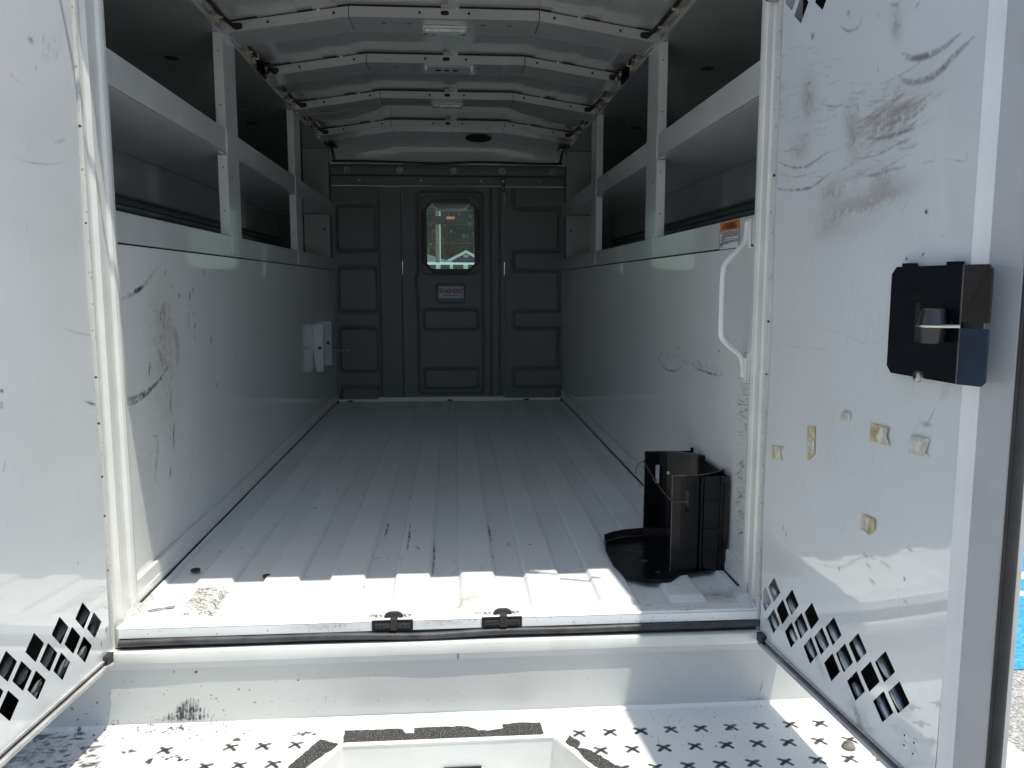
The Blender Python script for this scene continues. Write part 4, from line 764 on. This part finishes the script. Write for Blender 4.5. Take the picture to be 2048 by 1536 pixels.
# lock cover
c = [dpx(*p, .012) for p in ((1798, 531), (1925, 533), (1915, 770), (1785, 748), (1772, 738), (1788, 545))]
s_l, s_r = dpx(1781, 640, .012)[0], dpx(1925, 640, .012)[0]; zt, zb0 = dpx(1850, 532, .012)[1], dpx(1850, 757, .012)[1]
ch = .010; b = MB(); poly = [(s_l+ch, zb0), (s_r, zb0), (s_r, zt), (s_l+ch, zt), (s_l, zt-ch), (s_l, zb0+ch)]
b.prism([P3(s, .0005, z) for s, z in poly], tuple(N_*.0135)); lc = b.build('lock_cover', 'blackplate', dr_)
ed = dpx(1968, 640, .0)[0]; gz0, gz1 = dpx(1940, 657, .01)[1], dpx(1940, 645, .01)[1]
sr2 = s_r+.034
b = MB(); b.prism([P3(s_r+.0005, .0145, gz1), P3(sr2, .0035, gz1), P3(sr2, .0035, zt-.006), P3(sr2-.006, .0045, zt), P3(s_r+.0005, .0145, zt)], tuple(-N_*.003)); b.build('cover_flange', 'brownplate', lc)
b = MB(); b.prism([P3(s_r+.0005, .0145, zb0), P3(sr2-.006, .0045, zb0), P3(sr2, .0035, zb0+.006), P3(sr2, .0035, gz0), P3(s_r+.0005, .0145, gz0)], tuple(-N_*.003)); b.build('cover_flange', 'blueplate', lc)
b = MB(); b.prism([P3(s_r-.0015, .0142, zb0), P3(s_r+.0004, .0142, zb0), P3(s_r+.0004, .0142, zt), P3(s_r-.0015, .0142, zt)], tuple(N_*.0008)); b.build('cover_fold', 'steel', lc)
for u in (1812, 1902): s, z = dpx(u, 530, .012); b = MB(); b.prism([P3(s-.010, .001, zt+.0002), P3(s+.010, .001, zt+.0002), P3(s+.010, .011, zt+.0002), P3(s-.010, .011, zt+.0002)], (0, 0, .0045)); b.build('cover_tab', 'blackplate', lc)
s0, zz0 = dpx(1828, 683, .014); s1, zz1 = dpx(1842, 606, .014)
b = MB(); b.ngon([P3(s0, .0146, zz0), P3(s1, .0146, zz0), P3(s1, .0146, zz1), P3(s0, .0146, zz1)]); b.build('lock_slot', 'gap', lc); b = MB(); b.prism([P3(s_r-.02, .0143, gz0), P3(sr2-.004, .0060, gz0), P3(sr2-.004, .0060, gz1), P3(s_r-.02, .0143, gz1)], tuple(N_*.0006)); b.build('lock_slot', 'gap', lc)
b = MB(); 
for t_, (u, v) in (('LOCK', (1837, 592)), ('UNLOCK', (1830, 696))): s, z = dpx(u, v, .0145); text_mb(b, t_, .0125, P3(s, .0148, z), tuple(D_), (0, 0, 1), 0, sx=.9)
b.build('lock_lettering', 'gap', lc)
s, z = dpx(1835, 753, .016); b = MB(); b.tube([P3(s, .0140, z), P3(s, .018, z), P3(s, .0205, z)], [.0085, .0078, .004], 16); b.tube([P3(s, .0205, z), P3(s, .0209, z)], .0032, 6, 1); b.build('cover_screw', ['steel', 'gap'], lc, True)
s, z = dpx(1866, 652, .030); b = MB(); hh = .0225; zs_ = [-1, -.94, -.05, -.05, .05, .05, .94, 1]; rr = [.0125, .0142, .0176, .0186, .0186, .0176, .0140, .0120]
b.tube([P3(s, .031, z+hh*a) for a in zs_], rr, 20, 0); b.tube([P3(s, .031, z-hh*.055), P3(s, .031, z+hh*.055)], .0192, 20, 1); b.tube([P3(s+.014, .031, z), P3(s+.022, .027, z+.0005), P3(s+.032, .016, z+.001)], .0026, 8, 1); b.build('lock_knob', ['knob', 'chrome'], lc, True)
# peeling tape scraps
f4 = lambda x, y: (1500+x/4.551, 800+y/4.551)
for out, inn in (([(203, 408), (308, 425), (285, 480), (305, 545), (205, 535)], [(232, 425), (285, 435), (278, 480), (292, 535), (238, 532)]), ([(530, 243), (597, 250), (592, 490), (545, 545), (528, 540)], [(530, 335), (570, 345), (592, 395), (590, 480), (560, 492), (530, 470)]), ([(835, 105), (918, 112), (915, 190), (832, 190)], [(840, 112), (910, 118), (908, 180), (842, 184)]),
                 ([(1105, 215), (1272, 255), (1250, 330), (1280, 420), (1165, 390), (1095, 370)], [(1205, 250), (1262, 265), (1245, 330), (1272, 408), (1180, 375), (1160, 320)]), ([(1475, 318), (1640, 355), (1600, 480), (1650, 525), (1450, 480)], [(1480, 325), (1600, 360), (1590, 490), (1455, 470)]), ([(1030, 1045), (1142, 1090), (1135, 1190), (1085, 1225), (1000, 1160)], [(1032, 1055), (1090, 1085), (1085, 1185), (1005, 1155)])):
    b = MB(); A = [dpx(*f4(*p)) for p in out]; Bq = [dpx(*f4(*p)) for p in inn]
    def ragged(P, j=.0006):
        o_ = []
        for a, c in zip(P, P[1:]+P[:1]):
            for k in range(4): t = k/4; o_.append((a[0]+(c[0]-a[0])*t+random.gauss(0, j), a[1]+(c[1]-a[1])*t+random.gauss(0, j)))
        return o_
    ts = globals().get('ts', -1)+1; b.prism([P3(s, .0008, z) for s, z in ragged(A, .0003)], tuple(N_*.0005), 1 if ts in (2, 4) else 0); b.prism([P3(s, .0014, z) for s, z in ragged(Bq)], tuple(N_*.0004), 1); b.build('tape_scrap', ['tape_y', 'tape_w'], dr_)
for (u, v) in ((1813, 1470), (1832, 1485), (1812, 1490), (1830, 1507)):
    s, z = dpx(u, v); b = MB(); b.tube([P3(s, .0003, z), P3(s, .0018, z), P3(s, .003, z)], [.0062, .0058, .002], 14); b.disc(P3(s, .0031, z), N_, .0016, 8, 1, .0003); b.build('door_rivet', ['white_dull', 'gap'], dr_, True)
# ---- cab ahead of the bulkhead
b = MB(); b.box((-1.0, 4.64, 1.20), (1.0, 5.62, 1.23)); b.build('cab_headliner', 'plastic_dark', T)
b = MB(); b.box((-1.05, 4.60, 1.24), (1.05, 5.62, 1.30), bev=.02); b.box((-1.06, 4.60, -.45), (-1.02, 5.7, 1.24)); b.box((1.02, 4.60, -.45), (1.06, 5.7, 1.24)); b.box((-1.02, 4.60, -.45), (1.02, 4.62, .70)); b.box((-1.02, 4.6, -.5), (1.02, 7.3, -.45)); b.box((-.95, 6.35, -.45), (.95, 7.3, .30), bev=.06); b.build('cab_body', 'white', T)
b = MB(); b.box((-1.0, 5.75, -.4), (1.0, 6.3, .58), bev=.04); b.build('dashboard', 'plastic_dark', T)
MB().quad((-.98, 6.30, .50), (.98, 6.30, .50), (.95, 5.62, 1.22), (-.95, 5.62, 1.22)).build('windshield', 'windshield', T)
def yc(u, v, y): p = at(u, v, 'y', y); return p
a, c = yc(866, 432, 5.45), yc(934, 449, 5.45); b = MB(); b.box((a[0], 5.44, c[2]), (c[0], 5.475, a[2]), 0, bev=.012); b.box((a[0]+.006, 5.4375, c[2]+.006), (c[0]-.006, 5.4395, a[2]-.006), 1); b.tube([((a[0]+c[0])/2, 5.47, a[2]-.01), ((a[0]+c[0])/2, 5.60, a[2]+.07)], .008)
mi = b.build('mirror', ['gasket', 'mirror_back'], T, True)
a, c = yc(893, 433, 5.43), yc(909, 438, 5.43); M['amber'] = mat('amber_spot', (.9, .35, .06), .4, emit=(.8, .28, .05)); MB().box((a[0], 5.43, c[2]), (c[0], 5.434, a[2]), bev=.001).build('amber_spot', 'amber', mi)  # orange spot on the mirror, with a glow of its own
a, c = yc(862, 405, 5.0), yc(938, 419, 5.0); b = MB(); b.prism([(a[0], 4.95, a[2]), (c[0], 4.95, a[2]), (c[0]-.02, 4.95, c[2]+.008), (c[0]-.05, 4.95, c[2]), (a[0]+.05, 4.95, c[2]), (a[0]+.02, 4.95, c[2]+.008)], (0, .2, 0)); b.build('dome_console', 'plastic', T)
# =================================================================== THINGS IN THE TRUCK
HX, HY = .508, 1.845; HR = .133; HT = .225
hold = empty('cylinder_holder', (HX, HY, 0), 'black sheet steel cylinder holder standing on the cargo floor by the right wall', 'cylinder holder')
b = MB(); a0, a1 = math.radians(-101), math.radians(101); n = 48
sl_ = {}
def shell(r, z0_, z1_, a0, a1, n, skip=None):
    vs = []; fs = []
    for i in range(n+1):
        t = a0+(a1-a0)*i/n; 
        for z in (z0_, z1_): vs.append((HX+r*math.cos(t), HY+r*math.sin(t), z))
    for i in range(n): fs.append((2*i, 2*i+2, 2*i+3, 2*i+1))
    return vs, fs
# slotted wall: columns of quads leave slots near both free edges
zc = [.003, .075, .142, .190, HT]
for r in (HR, HR-.0022):
    for i in range(n):
        t0 = a0+(a1-a0)*i/n; t1 = a0+(a1-a0)*(i+1)/n
        for k in range(4):
            if i in (3, n-4) and k == 2: continue
            b.quad((HX+r*math.cos(t0), HY+r*math.sin(t0), zc[k]), (HX+r*math.cos(t1), HY+r*math.sin(t1), zc[k]), (HX+r*math.cos(t1), HY+r*math.sin(t1), zc[k+1]), (HX+r*math.cos(t0), HY+r*math.sin(t0), zc[k+1]))
b.build('cradle_wall', 'blackpaint', hold)
b = MB()
for z in (HT,): b.tube([(HX+(HR-.001)*math.cos(a0+(a1-a0)*i/n), HY+(HR-.001)*math.sin(a0+(a1-a0)*i/n), z) for i in range(n+1)], .0014, 6)
for t in (a0, a1): b.tube([(HX+(HR-.001)*math.cos(t), HY+(HR-.001)*math.sin(t), .003), (HX+(HR-.001)*math.cos(t), HY+(HR-.001)*math.sin(t), HT)], .0014, 6)
b.build('rolled_edge', 'rim_metal', hold)
b = MB(); b.box((.556, 1.716, .002), (.612, 1.7185, HT-.004)); b.box((.6085, 1.7187, .002), (.611, 1.985, HT-.004)); b.box((.556, 1.9855, .002), (.612, 1.988, HT-.002)); b.box((.548, 1.7125, .002), (.552, 1.7165, HT-.004)); b.box((.592, 1.712, .002), (.5945, 1.7157, HT-.004))
b.box((.6005, 1.7125, .002), (.603, 1.7157, HT-.02)); b.box((.556, 1.714, .165), (.5915, 1.7157, .168)); b.box((.556, 1.714, .100), (.5915, 1.7157, .1025)); b.box((.6035, 1.984, .205), (.6115, 1.9875, .231)); b.build('mounting_bracket', 'blackpaint', hold)
tp = [(.372, 1.924), (.40, 1.948), (.432, 1.963), (.484, 1.972), (.54, 1.965), (.596, 1.93), (.606, 1.86), (.606, 1.722), (.56, 1.706), (.50, 1.690), (.468, 1.652), (.440, 1.647), (.410, 1.650), (.372, 1.690), (.362, 1.76), (.364, 1.86)]
b = MB(); b.prism([(x, y, .004) for x, y in tp], (0, 0, .003)); tray = b.build('base_tray', 'blackpaint', hold)
b = MB(); rim = [tp[i] for i in (15, 0, 1, 2, 3, 4, 5)]
for p0, p1 in zip(rim[:-1], rim[1:]): b.quad((*p0, .0072), (*p1, .0072), (*p1, .026), (*p0, .026))
b.tube([(x, y, .026) for x, y in rim], .0012, 6); b.build('tray_rim', 'rim_rust', tray)
b = MB()
for seq in ([tp[i] for i in (10, 11, 12, 13)], [tp[i] for i in (13, 14, 15)]):
    b.tube([(x+random.gauss(0, .001), y, .0095+random.gauss(0, .001)) for x, y in seq], .0016, 6)
b.build('bent_lip', 'blackplate', tray)
for x, y, r in ((.437, 1.78, .007), (.452, 1.705, .005), (.425, 1.85, .005)): b = MB(); b.tube([(x+r*math.cos(a)*1.2, y+r*math.sin(a), .0078) for a in np.linspace(0, 2*math.pi, 15)], .001, 5); b.disc((x, y, .0072), (0, 0, 1), r, 12, 0, .0004); b.build('tray_hole', 'grime', tray)
for t, z in ((-.2, .07), (.95, .055), (1.3, .17), (-.9, .12)):
    b = MB(); b.disc((HX+(HR-.0026)*math.cos(t), HY+(HR-.0026)*math.sin(t), z), (-math.cos(t), -math.sin(t), 0), .004, 12, 0, .001); b.build('rivet', 'steel', hold, True)
# twine across the opening
t0 = a1-(a1-a0)*3.5/n; t1 = a0+(a1-a0)*3.5/n
pA = Vector((HX+(HR+.002)*math.cos(t0), HY+(HR+.002)*math.sin(t0), .197)); pA2 = Vector((HX+HR*math.cos(a1)-.004, HY+HR*math.sin(a1), .200)); pB2 = Vector((HX+HR*math.cos(a0)-.003, HY+HR*math.sin(a0)-.002, .168)); pB = Vector((HX+(HR+.003)*math.cos(t1), HY+(HR+.003)*math.sin(t1), .165))
mid = pA2.lerp(pB2, .45)+Vector((0, 0, -.006)); b = MB()
for o_ in ((0, 0, 0), (.0022, 0, .0016)):
    w = Vector(o_); pts = [pA+w, pA2+w, pA2.lerp(mid, .5)+w+Vector((0, 0, -.002)), mid+w, mid.lerp(pB2, .5)+w*-1, pB2+w, pB+w, pB+Vector((0, 0, -.006))]; b.tube(pts, .0008, 6)
b.tube([mid+Vector((.003, 0, .006)), mid+Vector((-.004, .003, .002)), mid+Vector((0, -.003, -.004)), mid+Vector((.005, 0, .001)), mid+Vector((.001, .003, .005)), mid+Vector((-.003, -.003, .007))], .0013, 6)
b.tube([pA2, pA2+Vector((-.012, -.006, -.004)), pA2+Vector((-.02, -.01, -.016)), pA2+Vector((-.021, -.012, -.03))], .0009, 6)
tw = b.build('twine', 'twine', None, True); tw['label'] = 'knotted brown twine tied across the mouth of the black cylinder holder'; tw['category'] = 'twine'
# =================================================================== SURROUNDINGS
def tag(o, label, cat, group=None):
    o['label'] = label; o['category'] = cat
    if group: o['group'] = group
    return o
M['asphalt'] = ground_mat('asphalt', (.22, .21, .20), (.55, .54, .52), 130, .006)
M['blue'] = ground_mat('blue_paint', (.03, .25, .50), (.08, .42, .68), 60, .003); M['wline'] = ground_mat('white_line_paint', (.55, .50, .42), (.8, .76, .68), 60, .003)
g = MB(); g.quad((-400, -400, GZ), (400, -400, GZ), (400, 400, GZ), (-400, 400, GZ)); o = g.build('ground', 'asphalt'); o['kind'] = 'structure'
g = MB(); g.quad((1.5, 2.64, GZ+.004), (6, 2.64, GZ+.004), (6, 3.30, GZ+.004), (1.5, 3.30, GZ+.004)); g.quad((1.5, 3.60, GZ+.004), (6, 3.60, GZ+.004), (6, 7.5, GZ+.004), (1.5, 7.5, GZ+.004)); g.quad((1.5, 3.36, GZ+.004), (6, 3.36, GZ+.004), (6, 3.5, GZ+.004), (1.5, 3.5, GZ+.004)); o = g.build('parking_bay_paint', 'blue'); o['kind'] = 'structure'
g = MB(); g.quad((1.5, 3.302, GZ+.004), (6, 3.302, GZ+.004), (6, 3.358, GZ+.004), (1.5, 3.358, GZ+.004)); g.quad((1.5, 3.502, GZ+.004), (6, 3.502, GZ+.004), (6, 3.598, GZ+.004), (1.5, 3.598, GZ+.004)); o = g.build('parking_line', 'wline'); o['kind'] = 'structure'
# minibus ahead
M['busglass'] = mat('dark_bus_glass', (.03, .045, .05), .08, coat=.5); M['tyre'] = mat('tyre_rubber', (.02, .02, .02), .8); M['red'] = mat('tail_red', (.4, .02, .01), .3)
yb_ = 38.0; zt_ = at(900, 525, 'y', yb_)[2]; bx0, bx1 = -3.2, 2.6
bus = empty('minibus', ((bx0+bx1)/2, yb_+1, GZ), 'white minibus with a row of dark windows, parked beyond the cab', 'minibus')
g = MB(); g.box((bx0, yb_, GZ+.35), (bx1, yb_+2.1, zt_), bev=.12); g.build('body', 'white', bus)
for u0, u1 in ((838, 872), (881, 900), (906, 927), (936, 962)):
    a, c = at(u0, 528.5, 'y', yb_), at(u1, 545, 'y', yb_); w = MB(); w.box((a[0], yb_-.012, c[2]-.18), (c[0], yb_+.01, a[2]-.02), bev=.004); w.build('window', 'busglass', bus)
for xw_ in (bx0+.25,): 
    g = MB(); g.box((xw_, yb_-.012, .6), (xw_+.55, yb_+.01, 1.3), bev=.004); g.build('window', 'busglass', bus)
for xw_ in (bx0+.95, bx1-.95): g = MB(); g.tube([(xw_, yb_-.03, GZ+.36), (xw_, yb_+.25, GZ+.36)], .36, 24); wh = g.build('wheel', 'tyre', bus, True); g = MB(); g.tube([(xw_, yb_-.045, GZ+.36), (xw_, yb_-.02, GZ+.36)], .2, 20); g.build('rim', 'steel', wh, True)
g = MB(); g.box((bx1-.05, yb_-.01, .3), (bx1+.02, yb_+.2, .6), bev=.01); g.build('tail_lamp', 'red', bus)
# houses
M['roofblue'] = mat('blue_grey_shingle', (.13, .17, .22), .8, bump=.01, bscale=12, vary=.25, vscale=4); M['wallblue'] = mat('blue_clapboard', (.07, .11, .19), .7, vary=.15); M['wallgrey'] = mat('grey_clapboard', (.35, .38, .40), .7, vary=.15); M['trim'] = mat('white_trim', (.85, .85, .83), .6, vary=.05)
def gable_house(yh, pk, l, r, label, wallm):
    P = at(*pk, 'y', yh); Lp = at(*l, 'y', yh); Rp = at(*r, 'y', yh); hs = empty('house', (P[0], yh+4, GZ), label, 'house')
    base = Lp[2]; hw = P[0]-Lp[0]; Rx = P[0]+hw; g = MB(); g.prism([(Lp[0]+.25, yh+.3, GZ), (Rx-.25, yh+.3, GZ), (Rx-.25, yh+.3, base), (P[0], yh+.3, P[2]-.12), (Lp[0]+.25, yh+.3, base)], (0, 8, 0)); g.build('wall', wallm, hs)
    g = MB()
    for sx_, xe in ((-1, Lp[0]-.1), (1, Rx+.1)): g.prism([(P[0], yh, P[2]), (xe, yh, base-.05), (xe, yh, base+.12), (P[0], yh, P[2]+.17)], (0, 8.6, 0))
    rf = g.build('roof', 'roofblue', hs)
    g = MB()
    for xe in (Lp[0]-.1, Rx+.1): g.prism([(P[0], yh-.04, P[2]-.10), (xe, yh-.04, base-.17), (xe, yh-.04, base+.08), (P[0], yh-.04, P[2]+.15)], (0, .035, 0))
    g.build('barge_board', 'trim', rf)
    a, c = at(926.5, 509, 'y', yh+.28), at(937.5, 514.5, 'y', yh+.28); g = MB(); g.box((a[0], yh+.26, c[2]), (c[0], yh+.295, a[2]), bev=.01); g.build('gable_vent', 'trim', hs)
    for xw_ in (P[0]-2.2, P[0]+1.0): g = MB(); g.box((xw_, yh+.25, GZ+1), (xw_+1.1, yh+.298, GZ+2.3)); wd = g.build('window', 'trim', hs); g = MB(); g.box((xw_+.08, yh+.235, GZ+1.08), (xw_+1.02, yh+.249, GZ+2.22)); g.build('pane', 'busglass', wd)
gable_house(68., (932, 504), (893, 524), (975, 524), 'low blue house with white gable trim and a pale vent, right of the utility pole', 'wallblue')
yh = 64.; a = at(800, 503, 'y', yh+4); c = at(908, 514, 'y', yh+4); e_ = at(850, 524, 'y', yh)
hs = empty('house', (a[0]+2, yh+4, GZ), 'low grey house with a plain blue grey shingle roof, left of the utility pole', 'house')
xL_, xR_ = at(780, 520, 'y', yh)[0], at(905, 520, 'y', yh)[0]; g = MB(); g.box((xL_+.4, yh+.4, GZ), (xR_-.4, yh+8, e_[2])); g.build('wall', 'wallgrey', hs)
zrd = at(860, 507, 'y', yh+4)[2]; g = MB(); ze = e_[2]; g.add([(xL_, yh, ze), (xR_, yh, ze), (xR_, yh+8.4, ze), (xL_, yh+8.4, ze), (xL_+2.2, yh+4.2, zrd), (xR_-2.2, yh+4.2, zrd)], [(0, 1, 5, 4), (1, 2, 5), (2, 3, 4, 5), (3, 0, 4), (0, 3, 2, 1)]); g.build('roof', 'roofblue', hs)
g = MB(); g.box((xL_, yh-.05, ze-.25), (xR_, yh-.01, ze+.02)); g.build('fascia', 'trim', hs)
for xw_ in (xL_+1.2, xR_-2.4): g = MB(); g.box((xw_, yh+.35, GZ+1), (xw_+1.1, yh+.398, GZ+2.3)); wd = g.build('window', 'trim', hs); g = MB(); g.box((xw_+.08, yh+.335, GZ+1.08), (xw_+1.02, yh+.349, GZ+2.22)); g.build('pane', 'busglass', wd)
# utility pole
M['pole'] = mat('weathered_pole', (.33, .25, .14), .85, bump=.01, bscale=20, vary=.3, vscale=5)
yp = 56.; a = at(875, 500, 'y', yp); c = at(879.6, 500, 'y', yp); pole = empty('utility_pole', (a[0], yp, GZ), 'brown wooden utility pole with a white conduit down its side', 'utility pole')
MB().tube([(a[0], yp, GZ), (a[0], yp, GZ+11)], [.15, .11], 12).build('post', 'pole', pole, True); MB().tube([(c[0]+.02, yp-.12, GZ), (c[0]+.02, yp-.12, GZ+9)], .05, 8).build('conduit', 'trim', pole, True)
g = MB(); g.box((a[0]-1.1, yp-.2, GZ+10.2), (a[0]+1.1, yp-.08, GZ+10.35)); g.build('crossarm', 'pole', pole)
g = MB(); 
for z_, dz in ((5.6, .5), (4.2, .35), (8.5, .8)): g.tube([(a[0]+t*30, yp-.1+t*2, GZ+z_+dz*(t*t*4-0)) for t in np.linspace(-1, 1, 21)], .012, 5)
tag(g.build('overhead_cable', 'wire'), 'thin black cables strung from the utility pole across the trees', 'cable')
# trees
M['leaf'] = mat('leaf_green', (.018, .04, .014), .6, vary=.5, vscale=1.3); M['leaf_l'] = mat('leaf_light', (.05, .085, .022), .6, vary=.4, vscale=1.5); M['bark'] = mat('bark', (.10, .08, .06), .9, bump=.02, bscale=8, vary=.3)
def tree(x, y, h, r, label, seed):
    rg = np.random.default_rng(seed); t = empty('broadleaf_tree', (x, y, GZ), label, 'tree', 'trees beyond the houses')
    g = MB(); g.tube([(x, y, GZ), (x+.2, y, GZ+h*.35), (x+.1, y, GZ+h*.7)], [.35, .25, .1], 8)
    for k in range(6): a_ = k*1.05+seed; g.tube([(x+.15, y, GZ+h*(.25+.07*k)), (x+math.cos(a_)*r*.4, y+math.sin(a_)*r*.4, GZ+h*(.4+.07*k)), (x+math.cos(a_)*r*.75, y+math.sin(a_)*r*.75, GZ+h*(.48+.07*k))], [.13, .08, .02], 6)
    g.build('trunk', 'bark', t, True)
    nc = 60; N_l = 9500; cl = rg.normal(size=(nc, 3)); cl /= np.linalg.norm(cl, axis=1)[:, None]; cl *= (rg.random((nc, 1))**.45)*np.array([r, r, h*.42]); w = cl[rg.integers(0, nc, N_l)]+rg.normal(size=(N_l, 3))*r*.16
    w += np.array([x, y, GZ+h*.56]); w = w[w[:, 2] > GZ+.8]; n_ = len(w); d1 = rg.normal(size=(n_, 3)); d1 /= np.linalg.norm(d1, axis=1)[:, None]; d2 = np.cross(d1, rg.normal(size=(n_, 3))); d2 /= np.linalg.norm(d2, axis=1)[:, None]; s_ = rg.uniform(.16, .38, (n_, 1))
    V = np.stack([w-d1*s_, w+d2*s_*.6, w+d1*s_, w-d2*s_*.6], 1).reshape(-1, 3); me = bpy.data.meshes.new('crown'); me.from_pydata(V.tolist(), [], [(4*i, 4*i+1, 4*i+2, 4*i+3) for i in range(n_)]); me.materials.append(M['leaf']); me.materials.append(M['leaf_l'])
    me.polygons.foreach_set('material_index', (rg.random(n_) < .3).astype(np.int32)); me.update(); link(bpy.data.objects.new('crown', me), t)
for i, (x, y, h, r, lb) in enumerate(((-7.5, 86, 15, 5, 'dark tree at the left end of the row behind the grey house'), (-1.8, 92, 17, 5.5, 'tall dark tree directly behind the utility pole'), (3.6, 88, 14, 4.5, 'lighter tree behind the gable of the blue house'), (9.5, 90, 16, 5, 'dark tree at the right end of the row behind the blue house'), (1.2, 99, 19, 6, 'tallest tree at the back between the two houses'))): tree(x, y, h, r, lb, 11+i)
# =================================================================== LIGHT, SKY, CAMERA
wd = bpy.data.worlds.new('World'); S.world = wd; wd.use_nodes = True; N = wd.node_tree.nodes; L = wd.node_tree.links; bg = N['Background']; sky = N.new('ShaderNodeTexSky'); sky.sky_type = 'NISHITA'; sky.sun_disc = False
sd = Vector((.19, -.20, 1)).normalized(); sky.sun_elevation = math.asin(sd.z); sky.sun_rotation = math.atan2(sd.x, sd.y); sky.air_density = 1.0; sky.dust_density = 1.5; sky.ozone_density = 1.0
L.new(sky.outputs['Color'], bg.inputs['Color']); bg.inputs['Strength'].default_value = .15
su = bpy.data.lights.new('sun', 'SUN'); su.energy = 4.6; su.angle = math.radians(.5); su.color = (1, .965, .86); so = bpy.data.objects.new('sun', su); COL.objects.link(so); so.rotation_euler = (-sd).to_track_quat('-Z', 'Y').to_euler(); so.location = (2, -3, 8)
cam = bpy.data.cameras.new('camera'); co = bpy.data.objects.new('camera', cam); COL.objects.link(co); cam.sensor_width = 36; cam.lens = F_/2048*36; cam.clip_start = .02; cam.clip_end = 2000
R = Matrix((CR, CU, -CW)).transposed(); co.matrix_world = Matrix.Translation(Vector(CC)) @ R.to_4x4(); S.camera = co
S.view_settings.view_transform = 'Standard'; S.view_settings.look = 'None'; S.view_settings.exposure = 0; S.view_settings.gamma = 1
S.render.engine = 'CYCLES'; S.cycles.use_denoising = True; S.cycles.max_bounces = 16; S.cycles.diffuse_bounces = 10; S.cycles.glossy_bounces = 6; S.cycles.transparent_max_bounces = 16; S.cycles.caustics_reflective = True; S.cycles.sample_clamp_indirect = 6; S.cycles.blur_glossy = .5
